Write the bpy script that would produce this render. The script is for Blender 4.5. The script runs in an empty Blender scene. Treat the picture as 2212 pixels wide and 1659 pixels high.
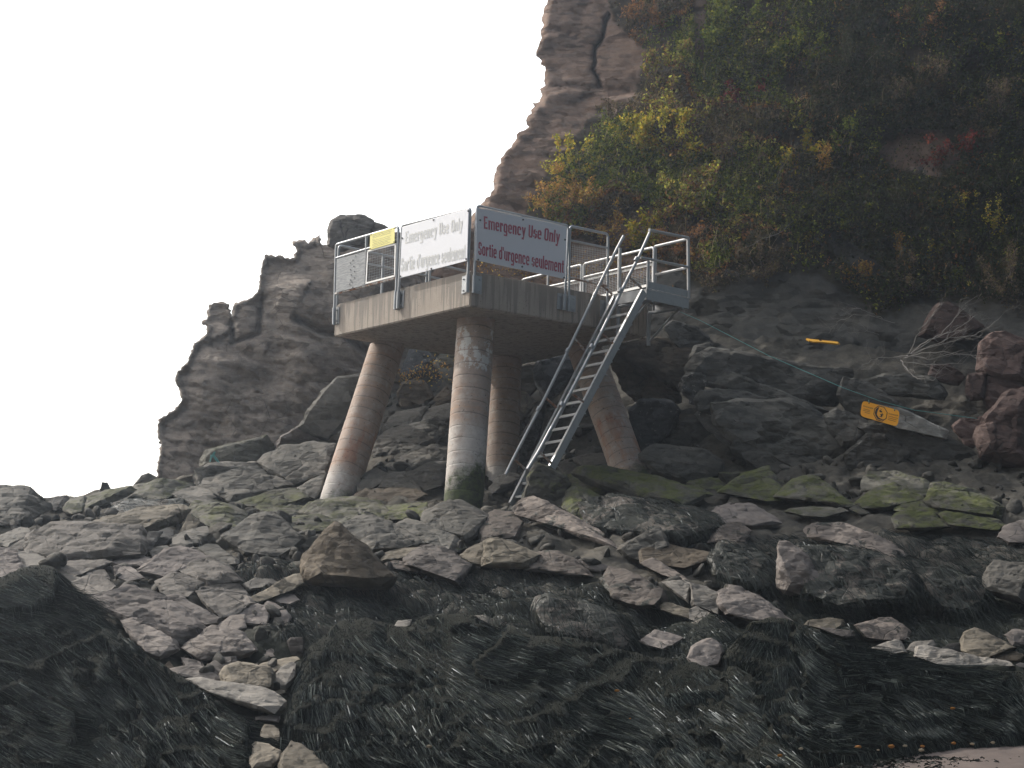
import bpy, bmesh, math, random
import numpy as np
from mathutils import Vector, Matrix
from mathutils.geometry import delaunay_2d_cdt

S = bpy.context.scene
COL = S.collection
random.seed(7)
RNG = np.random.default_rng(11)

# ------------------------------------------------------------------ camera, sky, sun, exposure
IMW, IMH, FPX = 2212.0, 1659.0, 3952.0
PITCH, ROLL = math.radians(8.92), math.radians(-1.37)
CAMZ = 1.6
_cp, _sp = math.cos(PITCH), math.sin(PITCH)
_r0 = np.array([1.0, 0, 0]); _u0 = np.array([0, -_sp, _cp]); FWD = np.array([0, _cp, _sp])
_c, _s = math.cos(ROLL), math.sin(ROLL)
RT = _c * _r0 - _s * _u0
UP = _s * _r0 + _c * _u0
cam_d = bpy.data.cameras.new("camera")
cam_d.sensor_width = 36.0
cam_d.lens = FPX / IMW * 36.0
cam_d.clip_end = 2000.0
cam_o = bpy.data.objects.new("camera", cam_d)
COL.objects.link(cam_o)
cam_o.matrix_world = Matrix(((RT[0], UP[0], -FWD[0], 0), (RT[1], UP[1], -FWD[1], 0), (RT[2], UP[2], -FWD[2], CAMZ), (0, 0, 0, 1)))
S.camera = cam_o

SUN_EL, SUN_AZ = math.radians(38), math.radians(-57)      # azimuth measured from +Y towards +X
W = bpy.data.worlds.new("World"); S.world = W; W.use_nodes = True
wn = W.node_tree; wn.nodes.clear()
sky = wn.nodes.new("ShaderNodeTexSky"); sky.sky_type = 'NISHITA'; sky.sun_disc = False
sky.sun_elevation = SUN_EL; sky.sun_rotation = SUN_AZ
sky.air_density = 1.6; sky.dust_density = 6.0; sky.ozone_density = 1.0
hs = wn.nodes.new("ShaderNodeHueSaturation"); hs.inputs['Saturation'].default_value = 1.2
bg = wn.nodes.new("ShaderNodeBackground"); bg.inputs['Strength'].default_value = 0.065
wo = wn.nodes.new("ShaderNodeOutputWorld")
# thin bright cloud round the sun: white, fading away from it
tcw = wn.nodes.new("ShaderNodeTexCoord"); dt = wn.nodes.new("ShaderNodeVectorMath"); dt.operation = 'DOT_PRODUCT'
dt.inputs[1].default_value = (math.sin(SUN_AZ) * math.cos(SUN_EL), math.cos(SUN_AZ) * math.cos(SUN_EL), math.sin(SUN_EL))
mr = wn.nodes.new("ShaderNodeMapRange"); mr.interpolation_type = 'SMOOTHSTEP'; mr.inputs[1].default_value = 0.25; mr.inputs[2].default_value = 0.62; mr.inputs[3].default_value = 0.0; mr.inputs[4].default_value = 21.0
ad = wn.nodes.new("ShaderNodeMix"); ad.data_type = 'RGBA'; ad.blend_type = 'ADD'; ad.inputs[0].default_value = 1.0
wn.links.new(tcw.outputs['Generated'], dt.inputs[0]); wn.links.new(dt.outputs['Value'], mr.inputs[0]); wn.links.new(mr.outputs[0], ad.inputs[7])
wn.links.new(sky.outputs[0], hs.inputs['Color']); wn.links.new(hs.outputs[0], ad.inputs[6]); wn.links.new(ad.outputs[2], bg.inputs[0]); wn.links.new(bg.outputs[0], wo.inputs[0])
sun_d = bpy.data.lights.new("sun", 'SUN'); sun_d.energy = 3.2; sun_d.angle = math.radians(0.6); sun_d.color = (1.0, 0.96, 0.90)
sun_o = bpy.data.objects.new("sun", sun_d); COL.objects.link(sun_o)
sdir = Vector((math.sin(SUN_AZ) * math.cos(SUN_EL), math.cos(SUN_AZ) * math.cos(SUN_EL), math.sin(SUN_EL)))
sun_o.rotation_euler = (-sdir).to_track_quat('-Z', 'Y').to_euler(); sun_o.location = (0, 0, 60)
S.view_settings.view_transform = 'Standard'; S.view_settings.look = 'None'
S.view_settings.exposure = 0.3; S.view_settings.gamma = 1.0

# ------------------------------------------------------------------ points from pixels of the 2212 x 1659 view
def ray(px, py):
    px = np.asarray(px, float); py = np.asarray(py, float)
    a = (px - IMW / 2) / FPX; b = (IMH / 2 - py) / FPX
    return FWD + a[..., None] * RT + b[..., None] * UP
def U(px, py, depth):
    d = ray(px, py)
    t = np.asarray(depth, float) / d[..., 1]
    p = d * t[..., None]; p[..., 2] += CAMZ
    return p
def on_z(px, py, z):
    d = ray(px, py); t = (z - CAMZ) / d[..., 2]
    p = d * t[..., None]; p[..., 2] += CAMZ
    return p
def on_plane(px, py, P0, n):
    d = ray(px, py); o = np.array([0, 0, CAMZ])
    t = ((P0 - o) @ n) / (d @ n)
    return o + d * t[..., None]
def to_px(p):
    p = np.asarray(p, float) - np.array([0, 0, CAMZ])
    z = p @ FWD
    return IMW / 2 + FPX * (p @ RT) / z, IMH / 2 - FPX * (p @ UP) / z

# ------------------------------------------------------------------ noise
def _hash(ix, iy, iz, seed):
    h = (ix.astype(np.int64) * 374761393 + iy.astype(np.int64) * 668265263 + iz.astype(np.int64) * 1274126177 + seed * 974711) & 0xFFFFFFFF
    h = ((h ^ (h >> 13)) * 1274126177) & 0xFFFFFFFF
    h = ((h ^ (h >> 16)) * 2246822519) & 0xFFFFFFFF
    return ((h ^ (h >> 15)) & 0xFFFFFF) / float(0xFFFFFF)
def unit(v): v = np.asarray(v, float); return v / (np.linalg.norm(v) + 1e-12)
def vnoise(p, seed=0):
    f = np.floor(p); w = p - f; w = w * w * (3 - 2 * w)
    i = f.astype(np.int64); out = 0
    for dx in (0, 1):
        for dy in (0, 1):
            for dz in (0, 1):
                wt = (w[:, 0] if dx else 1 - w[:, 0]) * (w[:, 1] if dy else 1 - w[:, 1]) * (w[:, 2] if dz else 1 - w[:, 2])
                out = out + wt * _hash(i[:, 0] + dx, i[:, 1] + dy, i[:, 2] + dz, seed)
    return out * 2 - 1
def fbm(p, oct=4, seed=0, gain=0.5):
    a, s, f = 0, 1.0, 1.0
    for k in range(oct):
        a = a + s * vnoise(p * f + 17.3 * k, seed + k); s *= gain; f *= 2.03
    return a
def facets(p, seed=0, tilt=1.0, step=0.5):
    """blocky cell noise: every cell is a randomly tilted, randomly raised plane"""
    f = np.floor(p).astype(np.int64)
    best = np.full(len(p), 1e9); val = np.zeros(len(p)); sec = np.full(len(p), 1e9)
    for dx in (-1, 0, 1):
        for dy in (-1, 0, 1):
            for dz in (-1, 0, 1):
                c = f + np.array([dx, dy, dz])
                q = np.stack([c[:, k] + _hash(c[:, 0], c[:, 1], c[:, 2], seed + 31 * k) for k in range(3)], -1)
                d = ((q - p) ** 2).sum(1)
                g = np.stack([_hash(c[:, 0], c[:, 1], c[:, 2], seed + 91 + 7 * k) - 0.5 for k in range(3)], -1)
                v = ((p - q) * g).sum(1) * 2 * tilt + (_hash(c[:, 0], c[:, 1], c[:, 2], seed + 201) - 0.5) * 2 * step
                m = d < best
                sec = np.where(m, best, np.minimum(sec, d))
                val = np.where(m, v, val); best = np.where(m, d, best)
    return val, np.sqrt(sec) - np.sqrt(best)
def crag(p, seed=0, tilt=0.45, flat=0.3, rise=0.5):
    """continuous blocky relief: every cell is a tilted flat-topped block with planar sides"""
    f = np.floor(p).astype(np.int64); best = np.full(len(p), 1e9)
    for dx in (-1, 0, 1):
        for dy in (-1, 0, 1):
            for dz in (-1, 0, 1):
                c = f + np.array([dx, dy, dz]); H = lambda k: _hash(c[:, 0], c[:, 1], c[:, 2], seed + k)
                d = p - np.stack([c[:, k] + H(31 * k) for k in range(3)], -1); v = np.zeros(len(p))
                for a in range(3):
                    ax = np.stack([(1.0 if k == a else 0.0) + (H(300 + 10 * a + k) - 0.5) * 2 * tilt for k in range(3)], -1)
                    s = (d * ax).sum(1); v = np.maximum(v, np.abs(s) * (0.8 + 0.6 * H(350 + a)))
                g = sum((H(400 + k) - 0.5) * d[:, k] for k in range(3)) * 0.9
                best = np.minimum(best, np.maximum(v, flat) + g * 0.6 + rise * (H(380) - 0.5))
    return best
def tps(ctrl):
    c = np.array(ctrl, float); xy = c[:, :2] / 500.0; v = c[:, 2]
    n = len(c)
    def phi(r2): return np.where(r2 > 1e-12, 0.5 * r2 * np.log(r2 + 1e-12), 0)
    K = phi(((xy[:, None] - xy[None]) ** 2).sum(-1)) + np.eye(n) * 1e-3
    A = np.zeros((n + 3, n + 3)); A[:n, :n] = K; A[:n, n] = 1; A[:n, n + 1:] = xy; A[n, :n] = 1; A[n + 1:, :n] = xy.T
    w = np.linalg.solve(A, np.r_[v, 0, 0, 0])
    def ev(x, y):
        x = np.asarray(x, float); sh = x.shape
        q = np.stack([x.ravel(), np.asarray(y, float).ravel()], -1) / 500.0
        r = np.empty(len(q))
        for a in range(0, len(q), 20000):
            b = q[a:a + 20000]
            r[a:a + 20000] = phi(((b[:, None] - xy[None]) ** 2).sum(-1)) @ w[:n] + w[n] + b @ w[n + 1:]
        return r.reshape(sh)
    return ev

# ------------------------------------------------------------------ objects
def tag(o, label=None, cat=None, group=None, kind=None):
    if label: o['label'] = label
    if cat: o['category'] = cat
    if group: o['group'] = group
    if kind: o['kind'] = kind
    return o
def mesh_obj(name, verts, faces, mat, parent=None, smooth=False, cols=None):
    me = bpy.data.meshes.new(name)
    verts = np.asarray(verts, np.float32)
    if isinstance(faces, np.ndarray):
        n, k = faces.shape
        me.vertices.add(len(verts)); me.vertices.foreach_set('co', verts.ravel())
        me.loops.add(n * k); me.loops.foreach_set('vertex_index', faces.astype(np.int32).ravel())
        me.polygons.add(n); me.polygons.foreach_set('loop_start', np.arange(0, n * k, k, dtype=np.int32))
        me.polygons.foreach_set('loop_total', np.full(n, k, np.int32))
        me.update(calc_edges=True)
    else:
        me.from_pydata(verts.tolist(), [], faces)
    if smooth:
        me.polygons.foreach_set('use_smooth', np.ones(len(me.polygons), bool))
    if cols is not None:
        ca = me.color_attributes.new('Col', 'FLOAT_COLOR', 'POINT')
        ca.data.foreach_set('color', np.asarray(cols, np.float32).ravel())
    me.validate()
    me.materials.append(mat)
    o = bpy.data.objects.new(name, me); COL.objects.link(o)
    if parent is not None:
        o.parent = parent
        o.matrix_parent_inverse = Matrix.Translation(-Vector(parent.location))
    return o
def empty(name, loc):
    o = bpy.data.objects.new(name, None); o.empty_display_size = 0.2; COL.objects.link(o)
    o.location = Vector([float(v) for v in loc]); return o

class MB:
    """collects tubes, boxes and slabs into one mesh"""
    def __init__(s): s.v = []; s.f = []
    def add(s, v, f):
        n = len(s.v); s.v += [tuple(map(float, q)) for q in v]; s.f += [tuple(n + i for i in q) for q in f]
    def tube(s, pts, r, n=10, r2=None):
        pts = [np.asarray(p, float) for p in pts]
        m = len(pts); vs = []; fs = []
        rs = [r + ((r2 if r2 is not None else r) - r) * k / max(m - 1, 1) for k in range(m)]
        prev = None
        for k in range(m):
            t = pts[min(k + 1, m - 1)] - pts[max(k - 1, 0)]; t = t / (np.linalg.norm(t) + 1e-9)
            if prev is None:
                a = np.array([0, 0, 1.0]) if abs(t[2]) < 0.9 else np.array([1.0, 0, 0])
            else: a = prev
            u = a - t * (a @ t); u /= np.linalg.norm(u) + 1e-9; prev = u; w = np.cross(t, u)
            for j in range(n):
                an = 2 * math.pi * j / n
                vs.append(pts[k] + rs[k] * (math.cos(an) * u + math.sin(an) * w))
        for k in range(m - 1):
            for j in range(n):
                fs.append((k * n + j, k * n + (j + 1) % n, (k + 1) * n + (j + 1) % n, (k + 1) * n + j))
        fs.append(tuple(range(n - 1, -1, -1))); fs.append(tuple((m - 1) * n + j for j in range(n)))
        s.add(vs, fs)
    def slab(s, quad, thick):
        """prism of a polygon, pushed by the vector thick"""
        q = [np.asarray(p, float) for p in quad]; t = np.asarray(thick, float); n = len(q)
        vs = q + [p + t for p in q]
        nrm = np.cross(q[1] - q[0], q[2] - q[0])
        up = tuple(range(n)); dn = tuple(range(2 * n - 1, n - 1, -1))
        fs = [up, dn] + [(i, i + n, (i + 1) % n + n, (i + 1) % n) for i in range(n)]
        if nrm @ t > 0: fs = [tuple(reversed(f)) for f in fs]
        s.add(vs, fs)
    def build(s, name, mat, parent=None, smooth=False, bevel=0):
        o = mesh_obj(name, s.v, s.f, mat, parent)
        if smooth:
            o.data.polygons.foreach_set('use_smooth', np.ones(len(o.data.polygons), bool))
            o.data.set_sharp_from_angle(angle=math.radians(40))
        if bevel:
            b = o.modifiers.new('bevel', 'BEVEL'); b.width = bevel; b.segments = 2; b.limit_method = 'ANGLE'
        return o

# ------------------------------------------------------------------ materials
class NT:
    def __init__(s, name):
        s.m = bpy.data.materials.new(name); s.m.use_nodes = True; s.t = s.m.node_tree; s.t.nodes.clear()
        s.out = s.n('ShaderNodeOutputMaterial'); s.b = s.n('ShaderNodeBsdfPrincipled'); s.l(s.b.outputs[0], s.out.inputs[0])
    def n(s, k, **kw):
        q = s.t.nodes.new(k)
        for a, b in kw.items(): setattr(q, a, b)
        return q
    def l(s, a, b): s.t.links.new(a, b)
    def set(s, node, key, v):
        if hasattr(v, 'links'): s.l(v, node.inputs[key])
        else: node.inputs[key].default_value = v
    def pos(s): return s.n('ShaderNodeNewGeometry').outputs['Position']
    def nrm(s): return s.n('ShaderNodeNewGeometry').outputs['Normal']
    def mapv(s, v, sc=(1, 1, 1), rot=(0, 0, 0), loc=(0, 0, 0)):
        q = s.n('ShaderNodeMapping'); s.l(v, q.inputs[0]); q.inputs['Scale'].default_value = sc; q.inputs['Rotation'].default_value = rot
        q.inputs['Location'].default_value = loc; return q.outputs[0]
    def noise(s, v, scale, det=6, rough=0.6, dist=0.0):
        q = s.n('ShaderNodeTexNoise'); s.l(v, q.inputs['Vector']); q.inputs['Scale'].default_value = scale; q.inputs['Detail'].default_value = det
        q.inputs['Roughness'].default_value = rough; q.inputs['Distortion'].default_value = dist; return q.outputs[0]
    def voro(s, v, scale, feat='DISTANCE_TO_EDGE'):
        q = s.n('ShaderNodeTexVoronoi', feature=feat); s.l(v, q.inputs['Vector']); q.inputs['Scale'].default_value = scale; return q.outputs['Distance']
    def chip(s, v, scale, sc=(1, 1, 2.2), rot=(0.2, 0.3, 0)):
        """height of broken flat chips: every cell is its own tilted plane"""
        m = s.mapv(v, sc, rot); w = s.noise(v, scale * 0.8, 3, 0.6)
        q = s.n('ShaderNodeTexVoronoi', feature='F1', distance='CHEBYCHEV'); s.l(m, q.inputs['Vector']); q.inputs['Scale'].default_value = scale
        d = s.n('ShaderNodeVectorMath', operation='SUBTRACT'); s.l(m, d.inputs[0]); s.l(q.outputs['Position'], d.inputs[1])
        c = s.n('ShaderNodeVectorMath', operation='SUBTRACT'); s.l(q.outputs['Color'], c.inputs[0]); c.inputs[1].default_value = (0.5, 0.5, 0.5)
        t = s.n('ShaderNodeVectorMath', operation='DOT_PRODUCT'); s.l(d.outputs[0], t.inputs[0]); s.l(c.outputs[0], t.inputs[1])
        return s.math('ADD', t.outputs['Value'], s.math('MULTIPLY', s.sep(q.outputs['Color'])[0], 0.12 / scale))
    def ramp(s, f, a, b, ca=(0, 0, 0, 1), cb=(1, 1, 1, 1)):
        q = s.n('ShaderNodeValToRGB'); s.l(f, q.inputs[0]); e = q.color_ramp.elements
        e[0].position = a; e[0].color = ca; e[1].position = b; e[1].color = cb; return q.outputs[0]
    def mix(s, f, a, b, mode='MIX'):
        q = s.n('ShaderNodeMix', data_type='RGBA', blend_type=mode); s.set(q, 0, f)
        for k, v in ((6, a), (7, b)):
            if hasattr(v, 'links'): s.l(v, q.inputs[k])
            else: q.inputs[k].default_value = (*v, 1) if len(v) == 3 else v
        return q.outputs[2]
    def math(s, op, a, b=0.0, clamp=False):
        q = s.n('ShaderNodeMath', operation=op, use_clamp=clamp); s.set(q, 0, a); s.set(q, 1, b); return q.outputs[0]
    def sep(s, v):
        q = s.n('ShaderNodeSeparateXYZ'); s.l(v, q.inputs[0]); return q.outputs
    def bump(s, h, strength=0.5, dist=0.02, prev=None):
        q = s.n('ShaderNodeBump'); s.l(h, q.inputs['Height']); q.inputs['Strength'].default_value = strength; q.inputs['Distance'].default_value = dist
        if prev: s.l(prev, q.inputs['Normal'])
        return q.outputs[0]
    def fin(s, col=None, rough=0.8, normal=None, **kw):
        if col is not None: s.set(s.b, 'Base Color', col if hasattr(col, 'links') else (*col, 1))
        s.set(s.b, 'Roughness', rough)
        if normal: s.l(normal, s.b.inputs['Normal'])
        for k, v in kw.items(): s.set(s.b, k, v)
        return s.m

def rock_mat(name, ca, cb, cc, moss=0.0, weed=0.0, lichen=0.0, strata=(0.5, 0.15, 0.0), rough=0.85, mosscol=((0.028, 0.040, 0.010), (0.095, 0.098, 0.03))):
    t = NT(name); p = t.pos(); oi = t.n('ShaderNodeObjectInfo')
    sh = t.n('ShaderNodeVectorMath', operation='ADD'); t.l(p, sh.inputs[0])
    mul = t.n('ShaderNodeVectorMath', operation='SCALE'); mul.inputs[0].default_value = (37, 19, 53); t.l(oi.outputs['Random'], mul.inputs['Scale']); t.l(mul.outputs[0], sh.inputs[1])
    v = sh.outputs[0]
    n1 = t.noise(v, 0.9, 6, 0.62, 0.3); n2 = t.noise(v, 5.0, 8, 0.7)
    st = t.noise(t.mapv(v, (1.2, 1.2, 9), strata), 1.6, 6, 0.6)
    c = t.mix(t.ramp(n1, 0.38, 0.62), ca, cb)
    c = t.mix(t.math('MULTIPLY', t.ramp(st, 0.45, 0.7), 0.6), c, cc)
    c = t.mix(0.55, c, t.ramp(n2, 0.28, 0.72, (0.45, 0.45, 0.45, 1), (1.5, 1.47, 1.42, 1)), 'MULTIPLY')
    # each stone a little lighter or darker than its neighbours
    br = t.n('ShaderNodeMapRange'); t.l(oi.outputs['Random'], br.inputs[0]); br.inputs[3].default_value = 0.52; br.inputs[4].default_value = 1.0
    cr = t.n('ShaderNodeCombineColor'); [t.l(br.outputs[0], cr.inputs[i]) for i in range(3)]
    c = t.mix(1.0, c, cr.outputs[0], 'MULTIPLY')
    crack = t.voro(t.mapv(v, (1, 1, 1.8), (0.4, 0.2, 0)), 1.3)
    cm = t.math('SUBTRACT', 1.0, t.ramp(crack, 0.0, 0.018), True)
    cm = t.math('MULTIPLY', cm, t.ramp(t.noise(v, 0.8, 3), 0.46, 0.6))
    c = t.mix(t.math('MULTIPLY', cm, 0.7), c, (0.02, 0.02, 0.02))
    nz = t.sep(t.nrm())[2]
    if lichen:
        lm = t.ramp(t.noise(v, 9, 5, 0.75), 0.60, 0.66)
        lm = t.math('MULTIPLY', lm, lichen); c = t.mix(lm, c, (0.42, 0.41, 0.38))
    if moss:
        mm = t.math('ADD', t.math('MULTIPLY', nz, 0.22), t.math('ADD', t.math('MULTIPLY', t.noise(v, 1.9, 9, 0.8), 1.35), -0.17))
        mm = t.ramp(mm, 0.66 - 0.22 * moss, 0.84 - 0.22 * moss)
        mc = t.mix(t.noise(v, 12, 4), mosscol[0], mosscol[1])
        c = t.mix(t.math('MULTIPLY', mm, 0.9), c, mc)
    ro = rough
    if weed:
        wm = t.ramp(t.math('ADD', t.noise(t.mapv(v, (1, 1, 1.0), (0, 0.5, 0)), 1.8, 8, 0.72, 0.6), t.math('MULTIPLY', nz, -0.05)), 0.66 - 0.3 * weed, 0.70 - 0.3 * weed)
        c = t.mix(wm, c, t.mix(t.noise(v, 20, 3), (0.006, 0.008, 0.006), (0.022, 0.024, 0.018)))
        ro = t.ramp(wm, 0, 1, (rough,) * 3 + (1,), (0.5, 0.5, 0.5, 1))
    h = t.math('ADD', t.math('MULTIPLY', n2, 0.7), t.math('MULTIPLY', st, 1.0))
    h = t.math('SUBTRACT', h, t.math('MULTIPLY', cm, 1.2))
    nb = t.bump(t.chip(v, 1.7, (1, 1, 2.4), strata), 0.55, 0.9)
    nb = t.bump(t.chip(v, 5.5, (1, 1, 3.0), strata), 0.45, 0.6, nb)
    nb = t.bump(h, 0.5, 0.03, nb)
    nb = t.bump(t.noise(v, 26, 5, 0.7), 0.25, 0.012, nb)
    return t.fin(c, ro, nb, **{'Specular IOR Level': 0.18})

M = {}
M['grey'] = rock_mat('grey_rock', (0.092, 0.089, 0.081), (0.141, 0.132, 0.118), (0.111, 0.100, 0.085))
M['brown'] = rock_mat('brown_rock', (0.07, 0.056, 0.042), (0.122, 0.099, 0.073), (0.06, 0.046, 0.034), strata=(0.9, 0.5, 0))
M['pink'] = rock_mat('pale_pinkish_rock', (0.145, 0.128, 0.119), (0.20, 0.178, 0.164), (0.135, 0.116, 0.107))
M['pale'] = rock_mat('pale_rock', (0.200, 0.185, 0.167), (0.266, 0.248, 0.222), (0.178, 0.163, 0.141))
M['tan'] = rock_mat('tan_rock', (0.148, 0.130, 0.104), (0.207, 0.181, 0.141), (0.118, 0.100, 0.078))
M['dark'] = rock_mat('dark_rock', (0.033, 0.033, 0.033), (0.056, 0.053, 0.050), (0.037, 0.033, 0.030))
M['slate'] = rock_mat('dark_grey_ledge_rock', (0.063, 0.063, 0.059), (0.096, 0.092, 0.083), (0.074, 0.068, 0.059))
M['red'] = rock_mat('red_rock', (0.085, 0.056, 0.050), (0.125, 0.084, 0.073), (0.09, 0.062, 0.054))
M['moss'] = rock_mat('mossy_rock', (0.074, 0.073, 0.063), (0.111, 0.104, 0.089), (0.089, 0.081, 0.067), moss=0.36, mosscol=((0.028, 0.040, 0.010), (0.105, 0.112, 0.030)))
M['lightmoss'] = rock_mat('partly_mossy_rock', (0.081, 0.080, 0.070), (0.122, 0.115, 0.096), (0.096, 0.089, 0.074), moss=0.06, mosscol=((0.04, 0.045, 0.016), (0.075, 0.08, 0.028)))
M['weedy'] = rock_mat('weed_patched_rock', (0.141, 0.120, 0.107), (0.185, 0.159, 0.141), (0.141, 0.118, 0.104), weed=0.52)
M['weed'] = rock_mat('weed_covered_rock', (0.074, 0.067, 0.059), (0.104, 0.092, 0.081), (0.074, 0.063, 0.056), weed=0.85)
M['clean'] = rock_mat('clean_pale_rock', (0.40, 0.385, 0.35), (0.46, 0.445, 0.41), (0.40, 0.38, 0.35))
M['crumb'] = rock_mat('crumbly_lichened_rock', (0.074, 0.074, 0.072), (0.126, 0.124, 0.118), (0.089, 0.087, 0.081), lichen=0.7)
M['blue'] = rock_mat('bluish_rock', (0.063, 0.067, 0.073), (0.089, 0.092, 0.098), (0.067, 0.067, 0.067), lichen=0.25)

# ================================================================== the setting: beach, shore, outcrop, cliff
def in_poly(px, py, poly):
    px = np.asarray(px, float); py = np.asarray(py, float); r = np.zeros(px.shape, bool); n = len(poly)
    for i in range(n):
        x1, y1 = poly[i]; x2, y2 = poly[(i + 1) % n]
        if y1 == y2: continue
        c = ((y1 > py) != (y2 > py)) & (px < (x2 - x1) * (py - y1) / (y2 - y1) + x1)
        r ^= c
    return r
def seg_dist(px, py, line, closed=True):
    d = np.full(np.shape(px), 1e9); n = len(line)
    for i in range(n if closed else n - 1):
        a = np.array(line[i], float); b = np.array(line[(i + 1) % n], float); ab = b - a
        t = np.clip(((px - a[0]) * ab[0] + (py - a[1]) * ab[1]) / (ab @ ab + 1e-9), 0, 1)
        d = np.minimum(d, np.hypot(px - a[0] - t * ab[0], py - a[1] - t * ab[1]))
    return d
def refine(poly, step, jag, seed=0, closed=True):
    out = []; n = len(poly); r = np.random.default_rng(seed)
    for i in range(n if closed else n - 1):
        a = np.array(poly[i], float); b = np.array(poly[(i + 1) % n], float); L = np.linalg.norm(b - a); k = max(1, int(L / step))
        nr = np.array([-(b - a)[1], (b - a)[0]]) / (L + 1e-9)
        for j in range(k):
            q = a + (b - a) * j / k
            if j: q = q + nr * r.normal(0, jag)
            out.append((q[0], q[1]))
    return out
def relief(name, poly, depth, front, thick, mat, step=8, jag=1.0, round_px=40, round_m=1.0, extra=(), fine=None, seed=1, smooth=False):
    """a solid whose outline is poly: a carved front, a back, joined round the rim"""
    ring = refine(poly, step, jag, seed); nb = len(ring)
    xs = np.array(ring); lo = xs.min(0); hi = xs.max(0)
    gx, gy = np.meshgrid(np.arange(lo[0], hi[0], step), np.arange(lo[1], hi[1], step)); gx = gx.ravel(); gy = gy.ravel()
    r = np.random.default_rng(seed + 5); gx = gx + r.uniform(-.35, .35, gx.shape) * step; gy = gy + r.uniform(-.35, .35, gy.shape) * step
    if fine is not None:
        keep = fine(gx, gy) | (r.random(gx.shape) < 0.04); gx = gx[keep]; gy = gy[keep]
    m = in_poly(gx, gy, ring); gx = gx[m]; gy = gy[m]
    d = seg_dist(gx, gy, poly); m = d > step * 0.6; gx = gx[m]; gy = gy[m]
    pts = [Vector(p) for p in ring] + [Vector((a, b)) for a, b in zip(gx, gy)] + [Vector(p) for p in extra]
    vo, eo, fo, ov, oe, of = delaunay_2d_cdt(pts, [(i, (i + 1) % nb) for i in range(nb)], [], 1, 1e-5)
    P = np.array([(v.x, v.y) for v in vo]); F = np.array([f for f in fo if len(f) == 3])
    dist = seg_dist(P[:, 0], P[:, 1], poly)
    rim = np.zeros(len(P), bool)
    for k, o_ in enumerate(ov):
        if any(i < nb for i in o_): rim[k] = True
    t = np.clip(dist / round_px, 0, 1); t[rim] = 0
    base = depth(P[:, 0], P[:, 1])
    W0 = U(P[:, 0], P[:, 1], base)
    df = base + round_m * (1 - np.sqrt(np.clip(1 - (1 - t) ** 2, 0, 1))) + front(P[:, 0], P[:, 1], W0) * np.clip(dist / 12.0, 0.15, 1)
    VF = U(P[:, 0], P[:, 1], df)
    inner = np.where(~rim)[0]; remap = np.arange(len(P)); remap[inner] = len(P) + np.arange(len(inner))
    VB = U(P[inner, 0], P[inner, 1], df[inner] * 0 + base[inner] + round_m + thick * np.sqrt(t[inner]))
    V = np.vstack([VF, VB])
    a = V[F[:, 1]] - V[F[:, 0]]; b = V[F[:, 2]] - V[F[:, 0]]
    flip = (np.cross(a, b) * (V[F[:, 0]] - np.array([0, 0, CAMZ]))).sum(1) > 0
    F[flip] = F[flip][:, ::-1]
    FA = np.vstack([F, remap[F][:, ::-1]])
    o = mesh_obj(name, V, FA, mat, smooth=smooth)
    return o, VF, F, P

# -- sand
def sand_h(x, y):
    s = np.clip((y - 21.5) / 9.0, 0, 1); k = np.clip((x - 0.5) / 4, 0, 1); return 0.95 * (0.5 + 0.5 * k * k * (3 - 2 * k)) * s * s * (3 - 2 * s) + 0.012 * (x + 0) * np.clip((y - 15) / 10, 0, 1) * np.clip(1 - np.abs(x) / 60, 0, 1)
xs = np.r_[-150, -80, -40, np.arange(-16, 16.01, 0.16), 40, 80, 150]; ys = np.r_[-40, -10, 5, 15, np.arange(20, 32, 0.12), 40, 70, 120, 160]
gx, gy = np.meshgrid(xs, ys); P = np.stack([gx.ravel(), gy.ravel(), 0 * gx.ravel()], -1)
P[:, 2] = sand_h(P[:, 0], P[:, 1]) + 0.02 * fbm(P * np.array([1.2, 3, 1]), 4, 3) + 0.008 * fbm(P * 9, 2, 5)
P[:, 2] -= 6.0 * np.clip((P[:, 1] - 32) / 20, 0, 1) * (np.abs(P[:, 0]) > -1)
nx = len(xs); idx = np.arange(len(P)).reshape(gx.shape)
Fq = np.stack([idx[:-1, :-1].ravel(), idx[:-1, 1:].ravel(), idx[1:, 1:].ravel(), idx[1:, :-1].ravel()], -1)
t = NT('red_sand'); p = t.pos()
c = t.mix(t.ramp(t.noise(p, 3.0, 8, 0.7), 0.35, 0.65), (0.075, 0.055, 0.046), (0.11, 0.083, 0.070))
c = t.mix(t.ramp(t.noise(p, 28, 3, 0.6), 0.60, 0.66), c, (0.10, 0.085, 0.075))
M['sand'] = t.fin(c, 0.75, t.bump(t.noise(p, 35, 5, 0.7), 0.5, 0.02))
tag(mesh_obj('beach', P, Fq, M['sand'], smooth=True), 'reddish brown sand at the foot of the rocks', kind='structure')

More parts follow.
